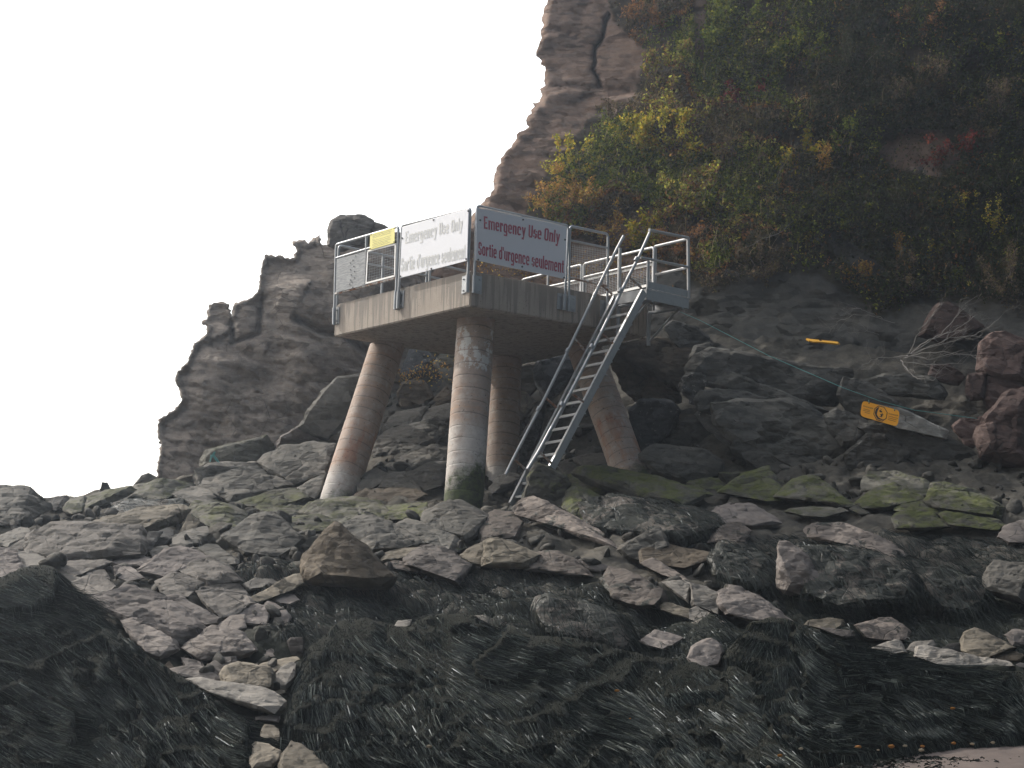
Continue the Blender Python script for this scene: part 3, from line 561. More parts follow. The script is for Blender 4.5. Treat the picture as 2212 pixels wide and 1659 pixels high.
ROCKS = """
A|g|big round-topped grey boulder at the left end of the skyline|0,215 160,203 260,220 310,270 420,350 430,400 330,440 200,520 150,560 -60,560 -60,230
A|d|small dark boulder on the skyline right of the big round-topped one|420,345 480,300 560,285 595,310 560,390 480,420 430,400
A|lm|squat mossy boulder on the skyline beside the small dark boulder|550,370 610,310 720,290 745,310 710,430 620,445 545,410
A|lm|long low mossy slab on the skyline below the dark upright spike|740,310 760,285 960,230 1120,210 1170,240 1050,325 850,360 740,395
A|d|small dark pointed stone standing upright on the skyline|850,275 885,175 925,178 955,232 905,275|lean=0.1
A|g|angular grey stone on the skyline touching the foot of the outcrop|1150,205 1220,115 1280,92 1370,140 1410,160 1210,215
A|lm|broad whale-backed mossy rock below the left foot of the outcrop|1100,260 1200,180 1400,145 1560,180 1660,200 1500,290 1400,340 1100,345 1050,310
A|t|pale tan flat stone wedged under the outcrop's left foot|1505,155 1580,115 1700,100 1690,190 1640,200
A|g|smooth grey slab below the pale tan flat stone|1470,270 1600,208 1750,203 1865,300 1820,345 1650,370 1540,315
A|lm|big rounded greenish boulder above the thin pointed flake|1630,400 1700,348 1860,342 2000,385 2130,450 2060,570 1900,600 1730,515 1660,435
A|w|dark wet ledge hung with weed behind the long tan slab|1000,360 1100,325 1450,330 1570,325 1660,400 1690,450 1600,500 1500,420 1000,450 940,455
A|t|long flat tan slab with a dark slot across its top|760,545 880,470 1270,395 1570,372 1622,408 1540,505 1240,635 1200,565 980,535|bulge=0.45
A|gp|largest mottled grey block on the left slope|250,680 270,630 450,528 620,523 980,533 1190,568 1228,610 1222,790 1000,825 740,855 500,865 350,805 250,765|bulge=0.3;lean=0.4
A|d|dark stone in the gap right of the largest mottled block|1215,620 1290,600 1400,600 1300,770 1235,810
A|g|wedge-shaped grey stone with a light flat top|1490,640 1620,590 1780,553 1797,610 1730,695 1590,750 1500,735 1505,680
A|t|thin pointed flake of rock standing on its edge|1550,608 1640,438 1722,525 1690,575 1600,600|lean=0.2
A|d|flat dark stone under the slotted tan slab|1290,710 1380,590 1440,570 1495,590 1495,650 1400,720
A|g|rounded grey stone at the left picture edge below the round-topped boulder|-40,655 100,600 170,565 230,570 285,622 130,705 60,745 -40,710
A|gp|low angled stone against the left end of the largest mottled block|55,745 150,690 275,628 255,775 150,780
A|k|pinkish block at the left picture edge above the weed bank|-60,745 0,740 130,768 182,880 175,970 60,1010 -60,1000
A|p|white-crusted low stone under the front of the largest mottled block|150,782 250,768 380,798 505,862 480,915 400,905 300,895 190,920
A|gp|lumpy low stone in front of the largest mottled block|480,905 560,860 700,848 900,843 965,862 870,915 760,945 640,995 540,955
A|k|smooth humped stone below the right end of the largest mottled block|955,865 1060,830 1160,793 1240,808 1330,845 1230,905 1100,895 990,885
A|g|small smooth stone under the light-topped wedge|1285,775 1360,728 1440,720 1475,748 1360,815 1325,838
A|k|big pinkish boulder below the light-topped wedge|1175,950 1280,880 1360,818 1440,748 1530,735 1700,768 1795,820 1620,875 1500,945 1420,1005 1350,965
A|g|thin grey sliver above the big pinkish boulder|1605,760 1670,733 1730,757 1830,828 1760,825 1700,780
A|g|broad grey slab right of the thin grey sliver|1725,742 1800,710 1880,722 2055,840 2065,890 1960,900 1820,835
A|gp|smooth rounded slab in the middle of the left slope|1530,922 1640,858 1790,823 1870,848 1960,908 2075,1020 1800,1075 1740,1045 1600,965
A|gp|blocky stone with a dark shadowed left end|1340,1030 1440,985 1520,953 1640,988 1755,1050 1645,1175 1590,1182 1440,1150 1400,1130
A|gp|narrow curved slab above the broad five-sided slab|1690,1115 1760,1058 1860,1035 2000,998 2095,1095 1960,1105 1800,1105
A|gp|broad five-sided slab below the narrow curved slab|1688,1112 1780,1097 1960,1105 2110,1110 2195,1220 2060,1305 1900,1360 1800,1250
A|g|small flat stone above the crest of the left weed bank|528,960 600,968 725,1000 640,1040 580,1015
A|gp|rounded grey stone right of the crest of the left weed bank|618,1038 780,972 880,978 995,1070 945,1125 780,1145 700,1135 650,1065
A|gp|little stone lodged above the rounded grey stone by the left weed bank|735,935 830,930 905,930 955,1012 850,975 760,990
A|k|pitted knobbly stone at the centre of the left rubble|985,895 1100,885 1205,958 1245,1000 1100,1025 1000,985
A|k|small round knob on top of the huge knobbly limestone slab|978,1115 1080,1048 1160,1053 1185,1080 1080,1145 1010,1145|bulge=0.5
A|k|huge knobbly pinkish limestone slab right of the left weed bank|745,1175 860,1148 1000,1118 1150,1078 1280,1108 1420,1158 1520,1250 1640,1300 1780,1450 1640,1545 1560,1585 1500,1475 1370,1425 1220,1375 1050,1365 900,1275|bulge=0.25
A|k|knobbly right lobe of the limestone beside the five-sided slab|1428,1165 1510,1148 1600,1178 1760,1278 1905,1350 1885,1395 1780,1408 1640,1295 1530,1272
A|kp|bulbous pale lobe of limestone at the edge of the left weed bank|1058,1375 1200,1352 1400,1408 1500,1488 1525,1560 1545,1615 1440,1645 1380,1695 1250,1645 1200,1535 1100,1445
A|kp|knobbly pale boulder with a dark hollow underside|1575,1605 1700,1528 1830,1418 1960,1418 2090,1478 2205,1620 2100,1685 1900,1690 1740,1700 1640,1625|bulge=0.45
A|kp|rounded knob behind the knobbly pale boulder|1878,1415 1990,1328 2110,1318 2128,1432 2070,1465 1980,1425
A|k|smooth pale slab right of the rounded knob|2010,1322 2120,1258 2220,1228 2330,1260 2300,1400 2130,1395 2110,1322
a|kp|flat sandy-coloured slab at the notch beside the left weed bank|1435,808 1560,785 1720,768 1790,800 1900,880 1885,915 1640,892 1520,845
a|k|small flat stone behind the flat sandy-coloured slab|1568,705 1740,740 1775,805 1600,792
a|k|smooth domed stone behind the round brown boulder|1778,785 1900,708 2030,698 2055,745 1930,795 1900,875 1800,845
a|t|round brown boulder perched on the long pale ramp slab|1912,835 1950,768 2060,738 2180,758 2320,798 2372,850 2352,965 2200,975 2000,955 1920,925|bulge=0.5;lean=0.2
a|p|long pale ramp slab in the gap between the two weed banks|1635,898 1760,888 1900,918 2080,958 2300,978 2445,1080 2445,1130 2380,1195 2200,1155 2000,1065 1850,1025 1750,985|bulge=0.5
a|br|small brown triangular stone on the edge of the left weed bank|1405,798 1460,733 1505,792
b|t|thin flat plate leaning behind the grey wedge in the gap|-2,775 90,745 200,723 340,703 368,725 230,795 140,845 0,790
b|p|grey wedge resting against the left side of the middle weed bank|148,875 220,798 300,748 350,743 335,872 262,988 150,978
b|k|pinkish stump-shaped stone left of the middle weed bank|272,565 300,538 400,533 412,580 397,705 300,695 283,625|lean=0.1
b|t|thin brown flake on the end of the long pale ramp slab|108,1012 210,978 258,985 252,1008 170,1040
b|k|flat dark-edged stone below the tip of the long pale ramp slab|0,1220 120,1203 200,1215 193,1265 100,1255 0,1245
b|t|squarish yellowish stone in the gap near the bottom edge|40,1440 50,1340 80,1288 160,1298 193,1330 203,1420 150,1485
b|t|rounded brownish boulder at the bottom of the gap beside the left weed bank|-60,1480 0,1438 110,1458 203,1510 213,1590 130,1660 -40,1680
b|t|biggest boulder on the bottom edge between the two weed banks|212,1605 235,1538 310,1436 390,1468 520,1558 640,1670 660,1800 200,1800|bulge=0.45
b|k|leaning pale stone above the thin flat plate|0,575 90,578 172,640 193,692 110,705 18,655
B|br|big upright wedge-shaped brown boulder in the middle of the shore|402,900 440,800 520,690 600,590 690,522 740,548 860,678 1080,880 1190,990 1110,1085 950,1055 800,1000 620,1010 500,1050 420,1030|bulge=0.5;lean=0.15;rough=0.8
B|g|broad pointed slab right behind the big upright wedge boulder|738,548 880,478 1010,443 1150,508 1280,600 1445,700 1330,745 1120,745 1000,775 860,645
B|g|long sloping slab right of the broad pointed slab|1213,542 1300,493 1380,508 1560,578 1732,640 1742,680 1700,775 1450,695 1300,605
B|g|large smooth slab propped below the concrete footing|1435,540 1458,440 1680,338 1780,348 1980,448 2005,472 1930,565 1870,650 1820,705 1760,615 1640,575 1560,545
B|wp|rounded boulder draped in weed right of the large smooth slab|1928,565 1980,478 2060,418 2200,438 2300,518 2250,645 2100,675 1990,668 1940,695
B|t|upright pale-edged block below the rounded weed-draped boulder|1955,895 1980,690 2040,648 2200,688 2340,748 2445,800 2380,905 2200,915 2060,895|bulge=0.42;lean=0.15
B|t|tan stone tucked against the left side of the upright pale-edged block|1760,805 1800,780 1880,718 1970,688 1958,895 1870,885
B|k|rough pinkish boulder in the middle of the rock heap|1288,832 1380,788 1440,718 1510,703 1690,778 1845,890 1755,965 1742,1045 1620,998 1500,905 1300,885
B|t|smooth loaf-shaped tan stone left of the rough pinkish boulder|1068,853 1110,778 1240,743 1422,733 1402,792 1290,835 1180,855
B|wp|pale stone flecked with weed under the loaf-shaped tan stone|1098,882 1200,848 1290,868 1420,888 1485,952 1300,938 1130,905
B|lm|little greenish stone at the lower end of the long sloping slab|1718,692 1800,698 1823,740 1740,775 1703,752
B|t|long pale splintered slab lying like a log|-75,1190 0,1148 140,1078 260,998 370,958 392,1040 330,1095 160,1155 20,1205 -60,1235|bulge=0.4
B|p|flat pale stone behind the log-like splintered slab|-120,1052 0,998 130,1008 183,1040 80,1085 -60,1105
B|k|small stone resting behind the upper end of the log-like slab|148,1002 240,968 303,975 240,1013 180,1040
B|k|pale pebble-like stone just below the log-like slab|148,1183 230,1133 320,1138 373,1190 300,1228 200,1218
B|k|small stone left of the pale pebble-like one below the log-like slab|38,1262 100,1198 170,1218 223,1260 120,1303
B|k|rounded stone set in weed above the pinkish stump|153,1332 190,1278 260,1278 303,1340 273,1388 200,1393
B|k|stone half covered in weed left of the pinkish stump|38,1432 100,1383 170,1438 203,1480 100,1473
B|k|oval stone directly above the pinkish stump|198,1432 280,1398 353,1438 353,1482 250,1473
B|k|larger pale stone left of the small stones below the log-like slab|-62,1292 0,1218 62,1298 93,1350 0,1393 -82,1383
B|g|oval stone below the split grey boulder|-2,832 100,818 200,848 223,890 120,933 40,903
E|g|large split grey boulder in front of the left leg|838,1392 950,1298 1080,1218 1190,1188 1260,1198 1400,1328 1505,1420 1420,1505 1300,1575 1130,1535 1000,1545 930,1475 850,1405|bulge=0.3
B|lm|mossy grey stone behind the big upright wedge boulder|218,522 340,458 540,448 692,518 600,595 420,605 320,575
B|lm|weedy green mound right at the foot of the left leg|398,432 480,348 640,308 860,298 1040,338 1132,440 1090,505 920,515 740,535 620,445 480,450
B|m|bright green mossy rock left of the concrete footing|1045,385 1180,385 1380,358 1452,348 1465,472 1300,485 1160,505 1080,455
B|lm|flat olive-mossed rock left of the foot of the left leg|-2,385 200,368 422,383 392,442 200,475 60,435
B|lm|low mossy-edged boulder above the flat olive-mossed rock|-2,295 150,238 330,228 442,290 330,375 150,370 0,375
B|g|grey stone touching the lower left side of the left leg|358,222 480,148 600,98 560,240 505,315 440,303
E|g|huge smooth grey boulder left of the left leg|1128,752 1200,688 1400,618 1600,578 1770,598 1720,855 1450,965 1380,935 1240,835|bulge=0.3
E|lm|tilted flat-faced slab with turquoise cord on its end|638,722 700,648 920,623 960,610 1180,538 1275,640 1180,725 1120,765 960,755 800,775 640,778
E|p|white-topped slab under the outcrop behind the rough pink stone|1265,512 1300,483 1462,448 1445,525 1280,545
E|k|rough pink stone between the outcrop and the huge smooth boulder|1258,612 1330,538 1470,448 1560,488 1705,560 1590,595 1420,615 1290,645
E|g|dark-edged ledge stone under the tilted flat-faced slab|568,905 600,818 700,768 900,758 1130,763 1235,830 1245,865 1050,880 880,840 780,868 660,910 600,960
E|g|wide flat boulder below the dark-edged ledge stone|628,962 680,898 830,848 900,818 1050,858 1260,878 1405,950 1330,985 1200,1025 1000,1055 880,1095 760,1035
E|lm|long low slab left of the left leg's foot|888,1102 1010,1058 1200,1018 1380,983 1480,998 1545,1060 1480,1095 1300,1135 1000,1145
E|g|large dark slab leaning on the outcrop behind the left leg|1485,445 1560,318 1680,158 1800,28 2035,-10 1960,200 1870,420 1720,555 1600,515|depth=44.6;bulge=0.25
F|g|layered bench of rock between the left and front legs|308,765 350,678 430,638 650,608 612,705 580,755 400,775 330,805
F|g|curved stone right of the layered bench of rock|598,745 650,648 720,608 870,568 865,705 760,745 640,755
F|g|long ridged slab below the layered bench of rock|268,852 380,778 560,738 720,703 832,750 852,825 700,905 620,975 440,875
F|g|flat grey slab against the right side of the left leg|198,985 250,858 440,868 600,958 703,980 540,1045 340,1055 220,1045
F|g|wide slab touching the left side of the front leg|288,1095 420,1048 560,1028 700,938 852,958 825,1065 560,1145 460,1165 340,1165
F|g|small rounded stone right of the left leg near its foot|68,1295 120,1178 220,1128 323,1180 283,1255 200,1305 80,1345
F|g|dark angular stone between the two nearer legs|238,1295 290,1198 350,1158 480,1168 563,1280 645,1333 480,1318 360,1305
F|g|stone tucked behind the foot of the front leg|458,1185 560,1148 700,1078 832,1078 805,1285 640,1325 570,1285
F|br|low brownish slab left of the concrete footing|38,1375 150,1308 360,1298 560,1308 655,1360 540,1415 300,1425 120,1405
F|br|brown boulder high between the left and front legs|408,475 450,398 560,368 640,378 700,468 725,520 600,595 560,615 440,605|depth=46
F|bl|bluish lichened rock high behind the left leg|438,315 460,228 520,110 640,110 742,178 640,255 560,365 480,395|depth=46.6
F|lm|greenish angular rock left of the front leg's upper part|718,222 780,158 908,150 895,445 820,365 760,285|depth=46.2
F|br|dark stone beside the brown boulder, touching the front leg|728,525 840,418 885,448 875,605 730,610|depth=45.8
F|t|tan crumbling rock right of the rear leg under the slab|1425,262 1600,220 1592,333 1622,422 1540,505 1435,425|depth=45.6
F|bl|dark bluish rock with a white lichen rim behind the ladder|1588,292 1640,180 1860,140 1935,258 1922,342 1800,485 1680,565 1640,422 1600,342|depth=45.2
F|t|pale cracked rock right of the rear leg at mid height|1435,452 1520,488 1603,558 1540,645 1460,765 1435,705|depth=45.0
F|bl|tall bluish rock behind the ladder handrail|1465,880 1560,698 1700,518 1655,800 1565,965 1468,972|depth=44.4
C|m|tall mossy block that hides the foot of the ladder|108,335 148,138 213,22 300,55 442,128 482,200 445,405 300,385 180,305|depth=37.4;bulge=0.25;thick=0.35
F|d|dark low stone at the foot of the rear leg|1208,1295 1280,1198 1380,1178 1513,1188 1453,1265 1330,1355 1220,1355
F|g|small grey stone behind the lower treads of the ladder|1798,1105 1860,1058 1940,1078 2003,1130 1960,1185 1850,1195
F|g|low grey stone between the ladder and the right leg|1928,1045 2080,998 2220,1008 2220,1085 2010,1135
C|m|narrow mossy slab right of the tall mossy block|438,122 560,98 780,158 833,250 730,305 600,225 480,175
C|m|longest mossy ledge at the foot of the right leg|588,105 640,68 830,58 1100,118 1350,168 1570,228 1675,270 1560,315 1440,355 1280,335 1040,295 850,225 700,175|bulge=0.3
C|m|triangular green slab in front of the longest mossy ledge|458,375 500,198 560,193 640,258 773,310 740,365 640,515 560,485
C|w|broad rock face covered in dark weed below the longest mossy ledge|598,355 850,278 1060,308 1500,378 1725,450 1765,560 1480,705 1350,645 1000,565 800,585 650,525|bulge=0.25
C|wp|pale ridge stone running down from the tall mossy block|28,405 110,328 200,298 420,428 560,518 720,568 860,688 945,762 820,725 680,605 480,545 240,465 60,455|bulge=0.2
C|g|grey shark-fin stone below the broad weed-covered face|928,755 960,708 1100,658 1200,608 1260,556 1315,640 1355,722 1130,735 1080,855 1000,835|lean=0.2
C|br|layered brown log-shaped stone right of the shark-fin stone|1103,755 1150,710 1340,718 1560,758 1765,800 1700,855 1500,925 1360,865 1130,865|bulge=0.45
C|wp|pale ragged stone under the layered log-shaped stone|1118,872 1220,833 1300,868 1500,998 1545,1042 1400,1005 1280,965
C|wp|rough pinkish boulder with weed trailing off its right side|138,925 150,818 280,763 400,778 560,848 685,982 500,975 300,905
C|k|small pink stone between the two rough pinkish boulders|568,855 620,828 720,858 863,900 770,945 680,935
C|wp|pale-topped boulder with a deep dark undercut|778,1012 850,918 1000,943 1080,998 1305,1110 1313,1185 1260,1255 1080,1245 880,1185 790,1055|bulge=0.45
C|p|left half of the cracked pale flagstone|1298,1032 1440,1018 1533,1038 1523,1215 1450,1165 1400,1085
C|p|right half of the cracked pale flagstone|1543,1043 1640,1068 1793,1130 1783,1315 1680,1275 1560,1235
C|t|low tan stone below the left half of the cracked flagstone|1278,1235 1320,1203 1440,1238 1533,1270 1523,1345 1400,1315 1290,1275
C|p|triangular pale stone below the right half of the cracked flagstone|1535,1272 1600,1248 1720,1308 1743,1350 1600,1375 1528,1355
C|k|long pale ridge stone running down to the right weed bank|1798,1122 1880,1068 1990,1088 2212,1228 2400,1368 2465,1405 2300,1405 2050,1365 1860,1305 1800,1225
C|p|thin bright slab edge below the cracked flagstone|1558,1383 1640,1358 1800,1368 1853,1380 1800,1425 1640,1435
C|w|dark weed-covered boulder with a bare pale corner|208,1285 240,1188 310,1153 500,1198 760,1248 950,1328 1023,1500 960,1595 700,1575 400,1535 280,1465 230,1385|bulge=0.45;lean=0.2
C|kp|bare pale corner stone on the left end of the dark weed-covered boulder|200,1300 228,1190 300,1148 390,1170 400,1230 330,1260 280,1330 225,1350|bulge=0.55;lean=0.0
C|k|small pale cobble beside the bare pale corner stone|163,1373 200,1313 270,1338 283,1400 210,1425
c|k|boulder with a flat broken face above the weed bank|1518,705 1560,618 1640,558 1720,543 1792,600 1813,660 1783,765 1620,795 1540,755|bulge=0.45;lean=0.2
c|k|low pinkish rock among the weed left of the broken-faced boulder|1098,562 1240,468 1350,498 1483,540 1400,605 1300,645 1180,605
B|p|small smooth pale stone behind the crest of the middle weed bank|1198,1413 1230,1368 1343,1358 1333,1403 1260,1433
B|p|pale sliver of rock on the crest of the middle weed bank|1878,1323 1960,1318 2063,1358 2063,1398 1980,1393
B|kp|knobbly pale stone behind the crest of the middle weed bank|2088,1373 2140,1318 2212,1318 2303,1370 2353,1403 2240,1425 2130,1405
D|m|triangular mossy slab on the right of the green band|98,292 230,168 330,128 430,138 540,238 733,370 680,388 440,343 200,313
C|m|thin mossy slab above the gap in the green band|1545,165 1700,138 1800,148 1835,230 1760,255 1640,245
C|m|big mossy slab in the middle of the green band|1818,255 2000,118 2212,58 2333,258 2333,335 2200,335 2000,295
D|m|mossy-fronted slab right of the triangular mossy slab|783,353 880,258 1080,188 1250,268 1333,320 1100,375 1000,405 830,393
D|lm|grey slab with a mossy right edge above the mossy-fronted slab|823,245 830,158 880,83 1150,88 1350,148 1435,220 1380,335 1250,265 1100,195
D|m|thin pale-edged mossy flag below the mossy-fronted slab|1098,395 1180,348 1330,328 1483,430 1473,450 1250,435 1110,415
D|m|wide mossy block at the right end of the green band|1388,335 1440,198 1540,183 1760,238 1880,298 2003,380 1960,465 1830,385 1700,355 1560,335 1480,395
D|m|flat bright green slab under the pale-edged mossy flag|1093,475 1150,438 1400,438 1500,508 1545,552 1360,585 1120,565
D|m|low lumpy green slab right of the flat bright green one|1508,455 1560,428 1780,468 1960,498 2045,540 1980,585 1700,545 1570,535
D|lm|low mossy stone under the triangular mossy slab|148,425 230,393 400,408 620,388 685,420 500,475 300,465
D|m|small green wedge between two mossy slabs|708,403 770,373 883,440 800,455
D|k|pinkish stone at the right picture edge below the green band|1988,643 2040,558 2150,508 2250,498 2250,690 2080,695
D|wp|broad pinkish rock patched with weed on the right|338,585 400,533 520,538 660,528 760,588 1050,678 1165,780 1140,835 900,745 700,645 480,645 360,645
D|w|biggest dark weed-covered boulder with a black hollow beneath|200,745 300,698 700,738 1150,848 1285,1000 1200,1185 900,1235 600,1245 440,1195 250,1155|bulge=0.4;lean=0.2
D|k|bare pinkish end of rock at the left of the biggest weed-covered boulder|83,745 110,698 180,693 240,770 350,818 412,930 473,1000 400,1080 380,1185 150,1125 92,1065|bulge=0.55;lean=0.05
C|wp|rounded pinkish rock left of the bare pinkish end|1698,695 1760,568 1840,538 1960,518 2055,590 2023,695 1960,725 1800,645
C|k|pinkish grey rock directly below the big mossy slab|1718,463 1780,378 1900,348 2060,358 2212,428 2303,520 2100,565 1960,525 1800,535
C|w|dark weedy hump below the rounded pinkish rock|1698,825 1800,698 2050,718 2212,818 2235,1050 2120,1125 1900,1065 1760,965|lean=0.3
D|g|pale squared block at the right picture edge above the weed|1843,1045 1900,918 1960,868 2260,863 2260,1250 2100,1165 1860,1095|bulge=0.45;lean=0.15
D|w|dark weedy boulder left of the pale squared block|1288,915 1500,918 1800,1008 1885,1100 1865,1185 1700,1295 1500,1265 1380,1155|lean=0.2
d|t|tan-edged stone peeping over the right weed bank|318,425 350,383 540,363 643,380 653,430 560,475 440,455
d|k|thin pale ledge under the tan-edged stone|428,443 600,488 740,478 743,520 650,545 560,505
d|wp|pale-topped weedy stone behind the right weed bank|758,428 880,408 960,373 1060,368 1153,420 1225,480 1203,555 1000,565 850,535
d|p|sharp white-edged stone on the crest of the right weed bank|858,635 960,593 1110,553 1143,570 1195,660 1050,685 930,675
d|p|rounded pale stone behind the long white slab|1188,645 1260,573 1420,558 1445,600 1330,645 1280,675
d|p|long white slab lying along the crest of the right weed bank|1283,695 1300,618 1350,608 1500,658 1680,728 2050,738 2113,775 2000,795 1650,780 1450,760|bulge=0.5
d|t|rounded tan boulder beyond the long white slab|1673,565 1700,498 1790,458 1880,488 2050,588 2133,620 1900,705 1800,705 1680,645|bulge=0.45
d|k|pale rounded stone at the right picture edge beyond the white slab|2048,513 2110,468 2250,468 2250,605 2110,605
d|d|dark flat stone left of the rounded tan boulder|1488,635 1560,588 1670,578 1685,640 1560,655
d|br|brown flat stone in front of the rounded tan boulder|1898,695 1970,653 2150,653 2213,690 2180,745 2000,745
d|p|pale chip between the white slab and the rounded tan boulder|1598,695 1740,668 1773,710 1680,725
d|k|small pale stone at the right end of the long white slab|2118,775 2180,748 2250,768 2250,795 2150,795
G|s|big tilted ledge slab under the cord, right of the landing|828,605 900,498 1010,453 1150,518 1420,555 1860,588 2065,620 2083,740 1950,845 1960,893 1700,893 1480,775 1310,695 1140,650 1000,665 880,705|depth=41.5;bulge=0.22
G|c|crumbly grey knob at the left end of the ledge|698,745 760,648 870,588 925,680 875,800 833,905 780,885 728,795|depth=41.3;bulge=0.4;rough=2.0
G|s|thick ledge block with a bright broken left end|848,865 900,798 1000,778 1200,798 1400,858 1435,912 1200,905 1050,912 1050,980 880,945|depth=41.0;bulge=0.35
G|s|thin slab layered under the big tilted ledge slab|998,725 1150,638 1310,698 1480,778 1750,898 1985,962 1800,965 1560,895 1400,855 1180,805|depth=41.2;bulge=0.3
G|s|largest smooth ledge slab left of the orange sign|1048,925 1250,898 1450,898 1600,898 1800,958 1960,1078 2063,1170 2123,1260 2090,1345 1980,1395 1880,1375 1660,1325 1500,1335 1340,1265 1150,1175 1060,1085|depth=40.7;bulge=0.28
G|c|ragged lichened rock edge under the largest ledge slab|818,995 870,938 1020,958 1050,1088 1205,1240 1170,1305 1080,1245 1000,1155 940,1085|depth=41.2;bulge=0.3;rough=1.8
G|s|long slab below the largest ledge slab with a pale left corner|1168,1295 1200,1248 1340,1258 1500,1338 1640,1428 1795,1510 1700,1565 1480,1535 1300,1405 1190,1345|depth=40.4
G|s|short pointed slab under the right part of the largest ledge slab|1508,1352 1650,1323 1900,1398 1915,1430 1800,1495 1760,1515 1600,1405|depth=40.2
G|s|dark tilted slab right of the right leg's foot|378,1345 500,1268 700,1278 900,1308 1023,1420 1023,1515 900,1535 770,1565 700,1600 500,1455 390,1385|depth=40.4;bulge=0.3
G|bl|big bluish boulder right of the right leg|268,955 350,878 520,868 640,898 685,960 625,1165 480,1255 360,1330 300,1145|depth=42.3;bulge=0.35
G|s|dark grey slab in the hollow right of the bluish boulder|588,1265 700,1058 850,1058 985,1180 933,1285 965,1325 800,1305|depth=42.3;bulge=0.2
G|br|hanging brown rock under the landing|188,412 320,378 480,398 560,378 640,458 785,448 705,625 640,725 600,695 520,595 460,505 330,455 210,465|depth=42.8;rough=1.5;grow=1.3
G|s|grey block right under the cord's upper end|558,242 640,188 830,248 965,370 800,405 720,445 640,355|depth=42.8;bulge=0.3
G|s|cracked grey block at the top left of the ledge|788,505 830,398 960,368 1100,438 1240,488 1000,455 880,495 850,565|depth=42.2
G|br|gnarled brown rock right of the right leg's upper part|118,525 250,518 403,700 383,805 300,825 220,755|depth=43.2;rough=1.6;grow=1.4
G|br|shadowed brown rock in the cave right of the right leg|388,795 480,688 640,778 645,860 520,875 400,855|depth=43.0;rough=1.5;grow=1.45
G|m|mossy strip of rock below the dark tilted slab|768,1585 900,1543 1080,1558 1065,1625 900,1655 800,1625
G|m|mossy stone below the long slab of the ledge|1058,1505 1300,1498 1625,1590 1600,1665 1300,1645 1100,1605|depth=39.8
G|d|dark low stone lying across the right leg's foot|-10,1435 150,1398 280,1393 345,1470 250,1505 60,1485
H|s|flat slab behind the orange sign|828,705 1000,648 1400,678 1505,800 1480,855 1130,820 960,800 880,765|depth=41.4;bulge=0.25
H|s|pale grey slab above the left end of the orange sign|628,825 680,688 830,718 960,798 1140,918 1205,965 1000,905 820,870 800,1025 700,965|depth=41.0;bulge=0.25
H|cl|clean pale triangular slab behind the orange sign|900,1000 930,900 1130,928 1400,1078 1563,1130 1543,1205 1350,1165 1110,1105|depth=39.8;bulge=0.06;rough=0.5;grow=1.0;thick=1.5
H|s|grey block left of and below the orange sign|508,1005 600,958 770,1008 863,1090 833,1185 780,1265 640,1255 540,1135|depth=40.3
H|s|overhanging grey block below the orange sign|678,1445 690,1328 830,1258 860,1178 1000,1188 1185,1330 1100,1425 900,1445 740,1505|depth=39.9
H|s|long grey ledge running right below the pale triangular slab|848,1125 1120,1098 1350,1158 1560,1198 1760,1298 1905,1440 1860,1485 1740,1545 1480,1495 1300,1425 1100,1295 960,1195|depth=40.1;bulge=0.25
H|r|large red boulder beside the dead bush at the right edge|1808,605 1840,378 1950,288 2050,288 2260,380 2260,730 2000,695 1880,655|depth=41.6;bulge=0.4
H|r|small squared red stone under the dead bush|1708,755 1730,648 1880,638 1873,805 1860,855 1760,865 1718,835|depth=41.2
H|r|red block between the two largest red boulders|1868,805 1888,658 2100,688 2260,708 2260,825 2000,865 1920,965 1870,885|depth=41.3
H|r|biggest dark red boulder at the lower right edge|1798,1185 1860,1018 2000,848 2100,798 2260,778 2260,1470 2000,1385 1840,1365|depth=39.6;bulge=0.4
H|r|broken red rock left of the biggest dark red boulder|1598,1095 1660,1038 1863,1018 1803,1185 1780,1275 1700,1255|depth=40.2;rough=1.5
H|r|red stone half hidden under the dead bush's branches|1388,645 1420,568 1560,558 1703,660 1640,735 1500,705|depth=41.5
H|r|dark reddish boulder behind the top of the dead bush|1318,305 1420,98 1480,38 1560,28 1700,118 1855,240 1700,335 1500,365|depth=43.2;bulge=0.4
d|t|half buried stone at the edge of the sand|500,1595 580,1528 700,1518 783,1580 700,1615 540,1625
d|g|long flat grey stone on the sand at the right edge|1903,1553 1960,1508 2250,1498 2250,1535 2000,1560
d|t|small wedge stone on the sand, left of its twin-sized neighbour|1538,1602 1580,1558 1643,1590 1622,1608
d|k|small rounded stone on the sand right of the small wedge stone|1658,1602 1770,1563 1803,1600 1700,1613
d|t|split dark stone on the sand near the bottom edge|768,1613 850,1578 913,1610 830,1623
d|d|dark stone in the bottom right corner on the sand|2148,1603 2230,1568 2250,1580 2250,1635 2160,1635
"""
KINDS = {'g': 'grey', 'gp': 'grey2', 'd': 'dark', 'lm': 'lightmoss', 't': 'tan', 'k': 'pink', 'kp': 'pinkpale', 'p': 'pale', 'br': 'brown', 'm': 'moss', 'w': 'weed', 'wp': 'weedy', 's': 'slate', 'c': 'crumb', 'r': 'red', 'bl': 'blue', 'cl': 'clean'}
M['grey2'] = rock_mat('mottled_grey_rock', (0.122, 0.111, 0.100), (0.170, 0.155, 0.141), (0.126, 0.111, 0.096), lichen=0.2)
M['pinkpale'] = rock_mat('pale_limestone', (0.174, 0.152, 0.137), (0.229, 0.204, 0.185), (0.163, 0.141, 0.126))
